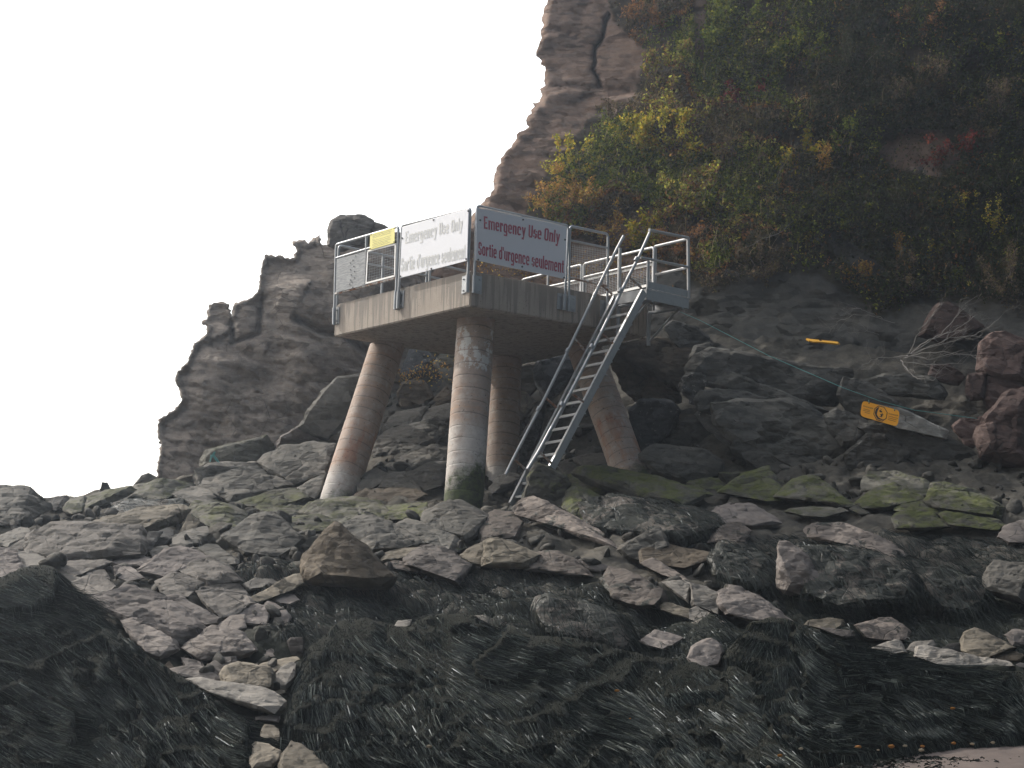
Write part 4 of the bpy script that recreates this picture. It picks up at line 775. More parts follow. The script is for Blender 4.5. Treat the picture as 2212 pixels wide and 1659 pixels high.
for k, line in enumerate(l for l in ROCKS.strip().split('\n') if l.strip()):
    f = line.split('|'); ox, oy = REG[f[0]]
    pts = [(ox + float(a) / 4, oy + float(b) / 4) for a, b in (q.split(',') for q in f[3].split())]
    kw = {}
    if len(f) > 4:
        for s in f[4].split(';'): a, b = s.split('='); kw[a] = float(b)
    word = 'slab' if ' slab' in f[2] else 'boulder'
    cat = 'slab' if word == 'slab' else ('stone' if 'stone' in f[2] or 'cobble' in f[2] else 'rock')
    nm = {'slab': 'rock_slab', 'stone': 'stone', 'rock': 'boulder'}[cat]
    if f[1] in ('s', 'm') and 'grow' not in kw: kw['grow'] = 1.15
    o = make_rock(nm, pts, M[KINDS[f[1]]], seed=k + 1, **kw)
    tag(o, f[2], cat, 'boulders and slabs of the shore')
    if f[1] in ('w',): WEEDY.append(o)
# the two rocks sitting on the outcrop's top
for k, (pts, lab) in enumerate([([(709, 529), (711, 497), (717, 477), (737, 465), (781, 467), (805, 478), (805, 500), (790, 530), (740, 540)], 'big rounded grey boulder perched on top of the outcrop'),
                                ([(806, 480), (831, 487), (841, 497), (860, 522), (800, 535), (800, 500)], 'smaller stone leaning beside the boulder on top of the outcrop')]):
    o = make_rock('boulder', pts, M['grey2'], depth=47.2, bulge=0.35, seed=301 + k); tag(o, lab, 'rock', 'boulders and slabs of the shore')

# loose rubble in the gaps: broken stones too many to count
r = np.random.default_rng(17); bmr = bmesh.new(); bmesh.ops.create_icosphere(bmr, subdivisions=2, radius=1); RV = np.array([v.co for v in bmr.verts]); RF = np.array([[v.index for v in f.verts] for f in bmr.faces]); bmr.free()
SX, SY = to_px(SHORE_P); zone = np.zeros(len(SX), bool)
for zp in ([(-60, 1120), (300, 1110), (640, 1090), (1250, 1110), (1700, 1200), (1700, 1330), (1350, 1260), (900, 1240), (640, 1250), (620, 1440), (560, 1600), (420, 1450), (250, 1340), (130, 1230), (-60, 1230)], [(760, 860), (1300, 860), (1420, 1000), (1300, 1050), (700, 1070)], [(1400, 960), (2230, 1000), (2230, 1110), (1400, 1060)]): zone |= in_poly(SX, SY, zp)
zi = np.where(zone)[0]; VS, FS = [], []
for k in range(1500):
    s = 0.05 + 0.15 * r.random() ** 2.5; A = r.normal(size=(3, 3)); q, _ = np.linalg.qr(A); v = RV.copy()
    for c in range(9):                       # chop flat faces
        n = unit(r.normal(size=3)); d = r.uniform(.45, .8); e = v @ n - d; v = v - np.clip(e, 0, None)[:, None] * n
    v = v * np.array([1.3, 1.0, 0.6]) * s @ q.T + SHORE_P[zi[r.integers(len(zi))]] + np.array([r.uniform(-.04, .04), r.uniform(-.04, .04), s * .35]); VS.append(v); FS.append(RF + len(RV) * k)
tag(mesh_obj('rubble', np.vstack(VS), np.vstack(FS), M['grey'], None), 'small broken stones filling the gaps between the boulders', kind='stuff')

# ================================================================== the concrete platform on four splayed legs
ZB = 9.214; ZT = ZB + 0.764
# materials
t = NT('stained_concrete'); p = t.pos(); z = t.sep(p)[2]
str1 = t.noise(t.mapv(p, (3.2, 3.2, 0.10)), 2.2, 5, 0.6); str2 = t.noise(t.mapv(p, (5, 5, 0.35)), 3.5, 6, 0.7)
n = t.noise(p, 2.0, 8, 0.7)
c = t.mix(t.ramp(n, 0.35, 0.65), (0.26, 0.205, 0.162), (0.35, 0.29, 0.235))
top = t.ramp(z, 0.0, 1.0)
mz = t.n('ShaderNodeMapRange'); t.l(z, mz.inputs[0]); mz.inputs[1].default_value = ZB - 0.1; mz.inputs[2].default_value = ZT; mz.inputs[3].default_value = -0.02; mz.inputs[4].default_value = 0.10
sm = t.ramp(t.math('ADD', str1, mz.outputs[0]), 0.52, 0.565)
c = t.mix(t.math('MULTIPLY', sm, 0.85), c, (0.07, 0.06, 0.053))
sm2 = t.ramp(t.math('ADD', str2, mz.outputs[0]), 0.54, 0.66); c = t.mix(t.math('MULTIPLY', sm2, 0.5), c, (0.14, 0.11, 0.09))
c = t.mix(t.math('MULTIPLY', t.ramp(str2, 0.30, 0.22), 0.4), c, (0.42, 0.38, 0.33))
pin = t.ramp(t.noise(p, 30, 2, 0.5), 0.66, 0.70); c = t.mix(t.math('MULTIPLY', pin, 0.6), c, (0.09, 0.08, 0.07))
M['concrete'] = t.fin(c, 0.9, t.bump(t.noise(p, 22, 6, 0.7), 0.35, 0.012))
def galv(name, ca, cb, rough=0.42, metal=0.75):
    t = NT(name); p = t.pos(); c = t.mix(t.noise(p, 9, 5, 0.7), ca, cb)
    return t.fin(c, t.ramp(t.noise(p, 14, 4), 0.3, 0.7, (rough - .08,) * 3 + (1,), (rough + .12,) * 3 + (1,)), t.bump(t.noise(p, 40, 3), 0.1, 0.004), Metallic=metal)
M['galv'] = galv('weathered_galvanised_steel', (0.26, 0.275, 0.29), (0.40, 0.415, 0.43), 0.45, 0.6)
M['alu'] = galv('aluminium', (0.30, 0.305, 0.31), (0.42, 0.42, 0.42), 0.46, 0.55)
M['aluwhite'] = galv('bleached_aluminium', (0.55, 0.55, 0.54), (0.68, 0.68, 0.67), 0.5, 0.3)
t = NT('rusty_galvanised_steel'); p = t.pos(); r = t.ramp(t.noise(p, 5, 7, 0.75), 0.42, 0.56)
M['rust'] = t.fin(t.mix(r, (0.5, 0.49, 0.47), t.mix(t.noise(p, 20, 4), (0.16, 0.06, 0.025), (0.30, 0.14, 0.06))), 0.65, t.bump(r, 0.2, 0.004), Metallic=0.25)
t = NT('grey_plywood'); p = t.pos(); g = t.noise(t.mapv(p, (1.2, 1.2, 12)), 2.5, 8, 0.65, 1.5)
M['ply'] = t.fin(t.mix(t.ramp(g, 0.35, 0.62), (0.20, 0.205, 0.21), (0.36, 0.37, 0.375)), 0.85, t.bump(g, 0.3, 0.01))
def painted(name, col, var=0.06, rough=0.45, dirt=(0.25, 0.2, 0.15), streak=0.25):
    t = NT(name); p = t.pos()
    s = t.ramp(t.noise(t.mapv(p, (6, 6, 0.5)), 3, 6, 0.7), 0.58, 0.80)
    c = t.mix(t.math('MULTIPLY', s, streak), col, dirt)
    return t.fin(c, rough, t.bump(t.noise(p, 5, 3), 0.05, 0.01))
M['signwhite'] = painted('white_sign_face', (0.69, 0.705, 0.75), streak=0.12)
M['redink'] = painted('faded_red_lettering', (0.40, 0.065, 0.11), streak=0.15, dirt=(0.6, 0.4, 0.42))
M['greyink'] = painted('bleached_grey_lettering', (0.55, 0.56, 0.56), streak=0.3, dirt=(0.65, 0.66, 0.70))
M['yellow'] = painted('yellow_sign_face', (0.76, 0.70, 0.22), streak=0.1)
M['inkdark'] = painted('faded_brown_print', (0.20, 0.19, 0.08), streak=0.0)
M['orange'] = painted('orange_sign_face', (0.85, 0.36, 0.010), streak=0.15, dirt=(0.55, 0.16, 0.01))
M['black'] = painted('black_print', (0.035, 0.022, 0.01), streak=0)
M['orangeink'] = painted('faded_print_on_orange', (0.30, 0.12, 0.012), streak=0)
M['bolt'] = painted('dark_bolt_head', (0.05, 0.05, 0.055), rough=0.5, streak=0)

# corners of the slab on its two level planes
PB = {'F': (1015, 661), 'L': (721, 727), 'R': (1399, 727), 'B': (1115, 790)}
CB = {k: on_z(*v, ZB) for k, v in PB.items()}
for k in CB: CB[k] = np.array(CB[k], float)
CT = {k: np.array([v[0], v[1], ZT]) for k, v in CB.items()}
dL = unit(CB['L'] - CB['F']); dR = unit(CB['R'] - CB['F'])
def face(a, b):
    d = unit(CB[b] - CB[a]); n = np.array([d[1], -d[0], 0.0]); mid = (CB[a] + CB[b]) / 2; cen = sum(CB.values()) / 4
    if n @ (mid - cen) < 0: n = -n
    return CB[a], d, n
FL = face('F', 'L'); FR = face('F', 'R'); BR_ = face('R', 'B'); BL_ = face('L', 'B')
cen = sum(CB.values()) / 4
plat = empty('lookout_platform', (cen[0], cen[1], ZB - 3.9))
tag(plat, 'concrete refuge platform standing on four splayed round legs above the rocks', 'platform')
# slab with a slightly chamfered rim
order = ['F', 'R', 'B', 'L']
bm = bmesh.new(); vb = [bm.verts.new(CB[k]) for k in order]; vt = [bm.verts.new(CT[k]) for k in order]
bm.faces.new(vb); bm.faces.new(vt[::-1])
for i in range(4): bm.faces.new((vb[i], vt[i], vt[(i + 1) % 4], vb[(i + 1) % 4]))
bmesh.ops.recalc_face_normals(bm, faces=bm.faces); bmesh.ops.bevel(bm, geom=bm.edges[:], offset=0.025, segments=2, affect='EDGES')
me = bpy.data.meshes.new('deck_slab'); bm.to_mesh(me); bm.free(); me.materials.append(M['concrete'])
slab_o = bpy.data.objects.new('deck_slab', me); COL.objects.link(slab_o)
def attach(o, par):
    o.parent = par
    # a part of a part hangs on an object that already sits at the world origin
    o.matrix_parent_inverse = Matrix.Translation(-par.location) if par.parent is None else Matrix.Identity(4)
def part(mb, name, mat, par, **kw):
    o = mb.build(name, mat, None, **kw); attach(o, par); return o
attach(slab_o, plat)
# legs: pixel of the axis at the top (under the slab) and at the foot
def leg_mat(name, paint_top, base_dark, white_foot, rust_mid, seed):
    t = NT(name); tc = t.n('ShaderNodeTexCoord').outputs['Object']; p = t.mapv(tc, loc=(seed * 3.1, seed * 1.7, 0)); xyz = t.sep(tc); z = xyz[2]
    n = t.noise(p, 1.6, 8, 0.68); n2 = t.noise(p, 9, 6, 0.7)
    c = t.mix(t.ramp(n, 0.36, 0.64), (0.285, 0.222, 0.182), (0.355, 0.285, 0.24))
    sx = t.math('ADD', z, t.math('MULTIPLY', n, 0.06)); fr = t.math('FRACT', t.math('MULTIPLY', sx, 3.45))
    ring = t.ramp(t.math('ABSOLUTE', t.math('SUBTRACT', fr, 0.5)), 0.02, 0.065, (1, 1, 1, 1), (0, 0, 0, 1))
    band = t.ramp(z, 0.12, 0.72); 
    c = t.mix(t.math('MULTIPLY', ring, 0.55), c, (0.10, 0.085, 0.08))
    c = t.mix(t.math('MULTIPLY', t.ramp(t.noise(t.mapv(p, (1, 1, 4)), 2.5, 6, 0.7), 0.5, 0.68), 0.45), c, (0.40, 0.22, 0.12))
    c = t.mix(t.math('MULTIPLY', t.ramp(t.noise(p, 3.2, 7, 0.7), 0.52, 0.62), 0.5), c, (0.40, 0.36, 0.32))
    def zone(a, b, soft=0.15):
        m = t.n('ShaderNodeMapRange', interpolation_type='SMOOTHSTEP'); t.l(z, m.inputs[0]); m.inputs[1].default_value = a; m.inputs[2].default_value = a + soft
        m2 = t.n('ShaderNodeMapRange', interpolation_type='SMOOTHSTEP'); t.l(z, m2.inputs[0]); m2.inputs[1].default_value = b; m2.inputs[2].default_value = b + soft; m2.inputs[3].default_value = 1; m2.inputs[4].default_value = 0
        return t.math('MULTIPLY', m.outputs[0], m2.outputs[0])
    if white_foot:
        wz = t.math('MULTIPLY', zone(-1, white_foot, 0.4), t.ramp(n, 0.25, 0.5)); c = t.mix(t.math('MULTIPLY', wz, 0.85), c, (0.47, 0.44, 0.41))
    if paint_top:
        pz = t.math('MULTIPLY', zone(paint_top[0], paint_top[1], 0.1), t.ramp(t.noise(t.mapv(p, (1, 1, 0.7)), 3.4, 9, 0.72), 0.50, 0.53)); c = t.mix(t.math('MULTIPLY', pz, t.math('SUBTRACT', 1, t.math('MULTIPLY', ring, 0.7))), c, (0.50, 0.485, 0.46))
    if rust_mid:
        rz = t.math('MULTIPLY', zone(rust_mid[0], rust_mid[1], 0.2), t.ramp(t.noise(t.mapv(p, (1.5, 1.5, 0.35)), 2.4, 6, 0.65), 0.48, 0.60)); c = t.mix(t.math('MULTIPLY', rz, 0.55), c, (0.30, 0.105, 0.045))
    if base_dark:
        dz = t.math('ADD', t.math('MULTIPLY', z, -1.0), t.math('ADD', t.math('MULTIPLY', t.noise(p, 2.4, 8, 0.75), 1.5), t.math('MULTIPLY', xyz[0], 0.75)))
        dm = t.ramp(t.math('ADD', dz, t.math('ADD', base_dark - 0.75, t.math('MULTIPLY', n2, 0.5))), 0.1, 0.55)
        c = t.mix(dm, c, t.mix(t.ramp(n2, 0.4, 0.6), (0.025, 0.03, 0.018), (0.05, 0.065, 0.02)))
    c = t.mix(0.35, c, t.ramp(n2, 0.3, 0.7, (0.6, 0.6, 0.6, 1), (1.3, 1.3, 1.3, 1)), 'MULTIPLY')
    dk = t.ramp(t.noise(p, 22, 2, 0.5), 0.68, 0.71); c = t.mix(t.math('MULTIPLY', dk, 0.8), c, (0.06, 0.05, 0.045))
    nb = t.bump(t.math('SUBTRACT', n2, t.math('MULTIPLY', ring, 1.2)), 0.4, 0.02)
    return t.fin(c, 0.88, nb)
def leg(top_px, foot_px, foot_depth, r, mat, label=None, r_foot=None):
    f = U(*foot_px, foot_depth); tp = on_z(*top_px, ZB - 0.004)
    ax = unit(tp - f); L = np.linalg.norm(tp - f) + 0.45
    base = f - ax * 0.45
    n = 64; m = 110; vs = []; fs = []
    for k in range(m + 1):
        s = k / m * L; fr = ((s * 3.45) % 1.0)
        rr = r - 0.007 * math.exp(-((fr - 0.5) / 0.05) ** 2) - 0.006 * abs(fr - 0.5) 
        for j in range(n):
            a = 2 * math.pi * j / n; wob = 0.004 * math.sin(3 * a + s) + 0.003 * math.sin(5 * a + 2.1 * s)
            vs.append(((rr + wob) * math.cos(a), (rr + wob) * math.sin(a), s))
    # cut the top level with the underside of the slab
    zax = Vector(ax); xax = Vector((1, 0, 0)); xax = (xax - zax * xax.dot(zax)).normalized(); yax = zax.cross(xax)
    Rm = Matrix((xax, yax, zax)).transposed()
    out = []
    for v in vs:
        w = Rm @ Vector(v) + Vector(base)
        if w.z > ZB - 0.002:
            tt = (w.z - (ZB - 0.002)) / zax.z; w -= zax * tt
        out.append(Rm.transposed() @ (w - Vector(base)))
    for k in range(m):
        for j in range(n): fs.append((k * n + j, k * n + (j + 1) % n, (k + 1) * n + (j + 1) % n, (k + 1) * n + j))
    fs.append(tuple(range(n - 1, -1, -1)))
    o = mesh_obj('leg', [tuple(v) for v in out], fs, mat, None, smooth=True)
    M4 = Rm.to_4x4(); M4.translation = Vector(base)
    o.parent = plat; o.matrix_parent_inverse = Matrix.Translation(-plat.location); o.matrix_basis = M4
    if label: o['label'] = label
    return o
leg((1029, 692), (1002, 1066), 38.75, 0.42, leg_mat('front_leg_concrete', (3.1, 4.1), 0.95, 1.7, None, 1), 'front leg with peeling white paint at its top and a dark weedy foot')
leg((838, 746), (729, 1082), 41.6, 0.41, leg_mat('left_leg_concrete', None, 0.42, 0.9, (1.2, 2.2), 2), 'left leg leaning outward with a rust stain low down')
leg((1092, 772), (1083, 1040), 43.4, 0.40, leg_mat('rear_leg_concrete', None, 0.0, 0.5, None, 3), 'rear leg standing in the shade of the slab')
leg((1262, 752), (1355, 1008), 41.4, 0.41, leg_mat('right_leg_concrete', None, 0.25, 0.0, (0.3, 1.6), 4), 'right leg leaning toward the cliff behind the ladder')

# the pad the front leg stands on
fo = U(1002, 1069, 38.75); mb = MB()
c0 = on_z(996, 1078, fo[2]); 
qa = c0; qb = c0 + dL * 1.35; qc = qb + dR * 1.5; qd = c0 + dR * 1.5
bm = bmesh.new()
vv = [bm.verts.new(q) for q in (qa, qb, qc, qd)] + [bm.verts.new(np.array(q) - np.array([0, 0, .6])) for q in (qa, qb, qc, qd)]
bm.faces.new(vv[:4]); bm.faces.new(vv[4:][::-1])
for i in range(4): bm.faces.new((vv[i], vv[i + 4], vv[(i + 1) % 4 + 4], vv[(i + 1) % 4]))
bmesh.ops.recalc_face_normals(bm, faces=bm.faces); bmesh.ops.bevel(bm, geom=bm.edges[:], offset=0.03, segments=2, affect='EDGES')
for it in range(4): bmesh.ops.subdivide_edges(bm, edges=[e for e in bm.edges if e.calc_length() > 0.12], cuts=1); bmesh.ops.triangulate(bm, faces=[f for f in bm.faces if len(f.verts) > 4])
co = np.array([v.co for v in bm.verts]); dd = fbm(co * 3, 4, 77) * 0.035
for v, d_, in zip(bm.verts, dd): v.co = v.co + v.normal * d_
me = bpy.data.meshes.new('concrete_footing'); bm.to_mesh(me); bm.free()
t = NT('weathered_footing_concrete'); p = t.pos(); n = t.noise(p, 2.5, 8, 0.7)
M['footing'] = t.fin(t.mix(t.ramp(n, 0.42, 0.56), (0.19, 0.145, 0.12), (0.07, 0.065, 0.045)), 0.9, t.bump(t.noise(p, 14, 6, .7), 0.5, 0.02))
me.materials.append(M['footing']); fo_o = bpy.data.objects.new('concrete_footing', me); COL.objects.link(fo_o)
tag(fo_o, 'rough stained concrete pad under the foot of the front leg', 'footing')

# ------------------------------------------------------------------ guardrails
Z1 = lambda x, y: (675 + x * .3906 * 2212 / 2212, 405 + y * .3906)                 # coordinates of three enlarged views
Z2 = lambda x, y: (1161 + x * .1709, 459 + y * .1709)
Z3 = lambda x, y: (702 + x * .1709, 459 + y * .1709)
def onf(face_, off, p): return on_plane(*p, face_[0] + face_[2] * off, face_[2])
def rounded(pts, r=0.09, n=5):
    out = [pts[0]]
    for i in range(1, len(pts) - 1):
        a, b, c = (np.asarray(q, float) for q in pts[i - 1:i + 2]); u = unit(a - b); w = unit(c - b)
        for k in range(n + 1):
            s = k / n; out.append((1 - s) ** 2 * (b + u * r) + 2 * s * (1 - s) * b + s * s * (b + w * r))
    out.append(pts[-1]); return out
def rail(label, fc, off, posts_tl, frame=None, mids=(), rusty=(), posts=(), brackets=(), r=0.030):
    """a bent-tube panel: posts joined over the top, cross rails, flat brackets bolted to the slab's edge"""
    g = MB(); g.tube(rounded([onf(fc, off, q) for q in frame]), r)
    root = part(g, 'guardrail', M['galv'], plat, smooth=True); root['label'] = label
    for a, b in mids: part(tube1(onf(fc, off, a), onf(fc, off, b), r * .85), 'cross_rail', M['galv'], root, smooth=True)
    for a, b in rusty: part(tube1(onf(fc, off, a), onf(fc, off, b), r * .9), 'cross_rail', M['rust'], root, smooth=True)
    for a, b in posts: part(tube1(onf(fc, off, a), onf(fc, off, b), r), 'post', M['galv'], root, smooth=True)
    for a, b, side in brackets:     # sleeve round the post's foot and a flange plate with two bolts
        m = MB(); A = onf(fc, off, a); B_ = onf(fc, off, b); m.tube([A, B_], r * 1.45, 12)
        pl = onf(fc, 0.02, a); h = B_ - A
        m.slab([pl, pl + side * fc[1] * 0.20, pl + side * fc[1] * 0.20 + h * 1.0, pl + h], -fc[2] * 0.016)
        for s in (0.2, 0.85):
            q = pl + side * fc[1] * 0.14 + h * s; m.tube([q, q + fc[2] * 0.03], 0.018, 8)
        part(m, 'bracket', M['galv'], root, smooth=True)
    return root
def tube1(a, b, r, n=10):
    m = MB(); m.tube([a, b], r, n); return m
def wires(fc, off, quad, nx, ny, r=0.0028):
    """woven wire between the four pixel corners of quad (tl, tr, br, bl)"""
    tl, tr, br, bl = [onf(fc, off, q) for q in quad]; m = MB()
    for k in range(1, nx): s = k / nx; m.tube([tl + (tr - tl) * s, bl + (br - bl) * s], r, 4)
    for k in range(1, ny): s = k / ny; m.tube([tl + (bl - tl) * s, tr + (br - tr) * s], r, 4)
    return m
def frame4(fc, off, quad, r=0.02):
    q = [onf(fc, off, p) for p in quad]; m = MB()
    for i in range(4):
        a, b = q[i], q[(i + 1) % 4]; d = unit(b - a); s = np.cross(fc[2], d)
        m.slab([a - d * r - s * r, b + d * r - s * r, b + d * r + s * r, a - d * r + s * r], fc[2] * 0.012)
    return m
OFF = 0.075
# far left panel on the left face
g1 = rail('far left guardrail with a plywood panel and a wire gate', FL, OFF, None,
          frame=[Z3(115, 1420), Z3(142, 405), Z3(930, 178), Z3(890, 1230)],
          mids=[(Z3(140, 577), Z3(925, 340))], rusty=[(Z3(122, 1032), Z3(900, 830))], posts=[(Z3(527, 296), Z3(505, 925))],
          brackets=[(Z3(118, 1205), Z3(113, 1415), -1), (Z3(898, 1000), Z3(888, 1225), -1)])
m = MB(); q = [onf(FL, OFF + 0.045, p) for p in (Z3(148, 592), Z3(518, 488), Z3(500, 918), Z3(136, 1012))]; m.slab(q, -FL[2] * 0.018)
for (x, y) in ((240, 560), (385, 548), (352, 600), (320, 638), (362, 680), (320, 720), (370, 745), (330, 788), (370, 822), (322, 855), (338, 880), (310, 905), (350, 945), (215, 990), (420, 515)):
    a = onf(FL, OFF + 0.045, Z3(x, y)); m.tube([a, a + FL[2] * 0.012], 0.017, 6)
ply = part(m, 'plywood_panel', M['ply'], g1)
m = MB()
for (x, y) in ((385, 548), (352, 600), (320, 638), (362, 680), (320, 720), (370, 745), (330, 788), (370, 822), (322, 855), (338, 880), (310, 905), (350, 945)):
    m = MB(); a = onf(FL, OFF + 0.058, Z3(x, y)); m.tube([a, a + FL[2] * 0.004], 0.015, 6); part(m, 'bolt_head', M['bolt'], g1)
part(frame4(FL, OFF + 0.03, [Z3(545, 488), Z3(893, 400), Z3(884, 800), Z3(523, 895)]), 'gate_frame', M['aluwhite'], g1)
part(wires(FL, OFF + 0.03, [Z3(545, 488), Z3(893, 400), Z3(884, 800), Z3(523, 895)], 11, 12, 0.0022), 'wire_mesh', M['galv'], g1)
# panel behind the faded sign
g2 = rail('guardrail on the left face behind the bleached sign', FL, OFF, None, frame=[Z3(922, 1215), Z3(975, 165), Z3(1840, -55), Z3(1798, 1010)],
          posts=[(Z3(1385, 58), Z3(1345, 700))], brackets=[(Z3(932, 1000), Z3(922, 1215), -1), (Z3(1806, 790), Z3(1798, 1010), 1)])
g3 = rail('guardrail on the right face behind the red lettered sign', FR, OFF, None, frame=[Z1(893, 583), Z1(909, 100), Z1(1416, 213), Z1(1392, 678)],
          posts=[(Z1(1165, 160), Z1(1158, 440))], brackets=[(Z1(896, 485), Z1(893, 583), 1), (Z1(1396, 590), Z1(1392, 678), -1)])
g4 = rail('guardrail with wire mesh and a rusty bottom rail right of the signs', FR, OFF, None, frame=[Z2(392, 1245), Z2(412, 172), Z2(893, 272), Z2(880, 1330)],
          mids=[(Z2(408, 352), Z2(890, 450))], rusty=[(Z2(405, 828), Z2(886, 928))], brackets=[(Z2(398, 1040), Z2(392, 1245), 1), (Z2(884, 1120), Z2(880, 1330), -1)])
part(wires(FR, OFF, [Z2(425, 400), Z2(880, 470), Z2(880, 920), Z2(420, 835)], 22, 16), 'wire_mesh', M['galv'], g4)
# back right edge
def back(label, fc, off, frame, mids=(), posts=(), white=None, mesh=None, mat='alu'):
    g = MB(); g.tube(rounded([onf(fc, off, q) for q in frame]), 0.032); root = part(g, 'guardrail', M[mat], plat, smooth=True); root['label'] = label
    for a, b in mids: part(tube1(onf(fc, off, a), onf(fc, off, b), 0.028), 'cross_rail', M[mat], root, smooth=True)
    for a, b in posts: part(tube1(onf(fc, off, a), onf(fc, off, b), 0.032), 'post', M[mat], root, smooth=True)
    if white: part(frame4(fc, off + 0.04, white, 0.028), 'gate_frame', M['aluwhite'], root); part(wires(fc, off + 0.04, white, 24, 12, 0.003), 'wire_mesh', M['galv'], root)
    return root
def down(p, zz=ZT - 0.2, fc=None, off=0.0):
    w = onf(fc, off, p); w = np.array([w[0], w[1], zz]); return tuple(float(v) for v in to_px(w))
o_ = -0.05
back('long bright guardrail on the back edge right of the signs', BR_, o_, [down((1261, 570), fc=BR_, off=o_), Z2(588, 650), Z2(1475, 440), down(Z2(1475, 440), fc=BR_, off=o_)],
     mids=[(Z2(588, 818), Z2(1470, 612))], posts=[(Z2(1030, 520), down(Z2(1030, 520), fc=BR_, off=o_))], white=[Z2(605, 850), Z2(1455, 650), Z2(1455, 905), Z2(610, 1100)])
back('short bright guardrail on the back edge half hidden by the red sign', BR_, o_, [down(Z2(560, 680), fc=BR_, off=o_), Z2(560, 660), Z2(-190, 850), down(Z2(-190, 850), fc=BR_, off=o_)],
     mids=[(Z2(540, 850), Z2(-190, 1010))], posts=[(Z2(135, 770), down(Z2(135, 770), fc=BR_, off=o_))], white=[Z2(0, 1000), Z2(540, 872), Z2(540, 1060), Z2(0, 1200)])
back('grey guardrail on the back left edge seen through the far left panel', BL_, o_, [down(Z3(180, 430), fc=BL_, off=o_), Z3(178, 418), Z3(1290, 660), down(Z3(1290, 660), fc=BL_, off=o_)],
     mids=[(Z3(180, 575), Z3(1290, 800))], posts=[(Z3(735, 545), down(Z3(735, 545), fc=BL_, off=o_))], mat='galv')
back('grey guardrail on the back left edge seen under the bleached sign', BL_, o_, [down(Z3(1330, 660), fc=BL_, off=o_), Z3(1330, 640), Z3(2000, 790), down(Z3(2000, 790), fc=BL_, off=o_)],
     mids=[(Z3(1330, 815), Z3(2000, 960))], mat='galv')

# ------------------------------------------------------------------ signs
def sign_board(name, label, fc, off, quad, mat, thick=0.02):
    q = [onf(fc, off, p) for p in quad]; org = q[3]
    root = empty(name, org); tag(root, label, 'sign')
    m = MB(); m.slab(q, -fc[2] * thick); part(m, 'panel', mat, root, bevel=0.004); return root
SV, SH_ = 0.205, 0.135
def glyphs():
    """heavy condensed letters: each a list of convex pieces, cap height 1"""
    def ring(x0, x1, y0, y1, keep, c=0.13):
        o = [(x0 + c, y0), (x1 - c, y0), (x1, y0 + c), (x1, y1 - c), (x1 - c, y1), (x0 + c, y1), (x0, y1 - c), (x0, y0 + c)]
        a, b, u, v = x0 + SV, x1 - SV, y0 + SH_, y1 - SH_; k = 0.035
        i = [(a + k, u), (b - k, u), (b, u + k), (b, v - k), (b - k, v), (a + k, v), (a, v - k), (a, u + k)]
        n = {'b': 0, 'br': 1, 'r': 2, 'tr': 3, 't': 4, 'tl': 5, 'l': 6, 'bl': 7}
        return [[o[n[q]], o[(n[q] + 1) % 8], i[(n[q] + 1) % 8], i[n[q]]] for q in keep]
    R = lambda x0, y0, x1, y1: [[(x0, y0), (x1, y0), (x1, y1), (x0, y1)]]
    X = 0.73; ALL = ('b', 'br', 'r', 'tr', 't', 'tl', 'l', 'bl'); w = 0.53; G = {}
    G['E'] = (R(0, 0, SV, 1) + R(SV, 0, .5, .14) + R(SV, .43, .42, .56) + R(SV, .86, .5, 1), .53)
    G['m'] = (R(0, 0, SV, X) + R(SV, X - .13, .335, X) + R(.335, 0, .52, X - .03) + R(.52, X - .13, .67, X) + R(.67, 0, .855, X - .03), .86)
    G['e'] = (ring(0, w, 0, X, ('b', 'br', 'tr', 't', 'tl', 'l', 'bl')) + R(w - SV, .36, w, X - .13) + R(SV, .32, w, .42), w)
    G['r'] = (R(0, 0, SV, X) + R(SV, X - .15, .40, X - .01) + R(.24, X - .24, .40, X - .15), .40)
    G['g'] = (ring(0, w, 0, X, ALL) + R(w - SV, -.16, w, .06) + R(.04, -.27, w - .03, -.15), w)
    G['n'] = (R(0, 0, SV, X) + R(SV, X - .14, w - .08, X) + R(w - SV, 0, w, X - .05), w)
    G['c'] = (ring(0, w, 0, X, ('b', 'br', 'tr', 't', 'tl', 'l', 'bl')) + R(w - SV, .44, w, X - .13), w)
    G['y'] = ([[(0, X), (SV, X), (.32, .1), (.19, .02)], [(w - SV + .02, X), (w, X), (.33, -.12), (.17, -.12)]] + R(.02, -.27, .30, -.12), w)
    G['U'] = (R(0, .13, SV, 1) + R(w + .03 - SV, .13, w + .03, 1) + [[(0, .13), (.12, 0), (w - .09, 0), (w + .03, .13)]], w + .03)
    G['s'] = (ring(0, w - .05, 0, X, ('b', 'br', 't', 'tl')) + R(0, .36, SV, X - .13) + R(w - .05 - SV, .13, w - .05, .40) + R(SV, .31, w - .05 - SV, .43) + R(0, .1, SV * .9, .22) + R(w - .05 - SV * .9, .5, w - .05, .62), w - .05)
    G['S'] = (ring(0, w, 0, 1, ('b', 'br', 'bl', 't', 'tr', 'tl')) + R(0, .50, SV, .87) + R(w - SV, .13, w, .50) + R(SV, .44, w - SV, .58) + R(0, .13, SV, .3) + R(w - SV, .70, w, .87), w)
    G['O'] = (ring(0, w + .05, 0, 1, ALL), w + .05); G['o'] = (ring(0, w, 0, X, ALL), w)
    G['l'] = (R(0, 0, SV, 1), SV); G['i'] = (R(0, 0, SV, X) + R(0, .83, SV, 1), SV)
    G['t'] = (R(.08, .03, .08 + SV, .95) + R(0, X - .11, .08, X) + R(.08 + SV, X - .11, .36, X) + R(.08 + SV, 0, .36, .12), .36)
    G['d'] = (ring(0, w, 0, X, ALL) + R(w - SV, X - .04, w, 1), w); G['u'] = (R(0, .1, SV, X) + R(w - SV, 0, w, X) + R(SV, 0, w - SV, .14), w)
    G["'"] = (R(0, .72, .15, 1), .15)
    return G
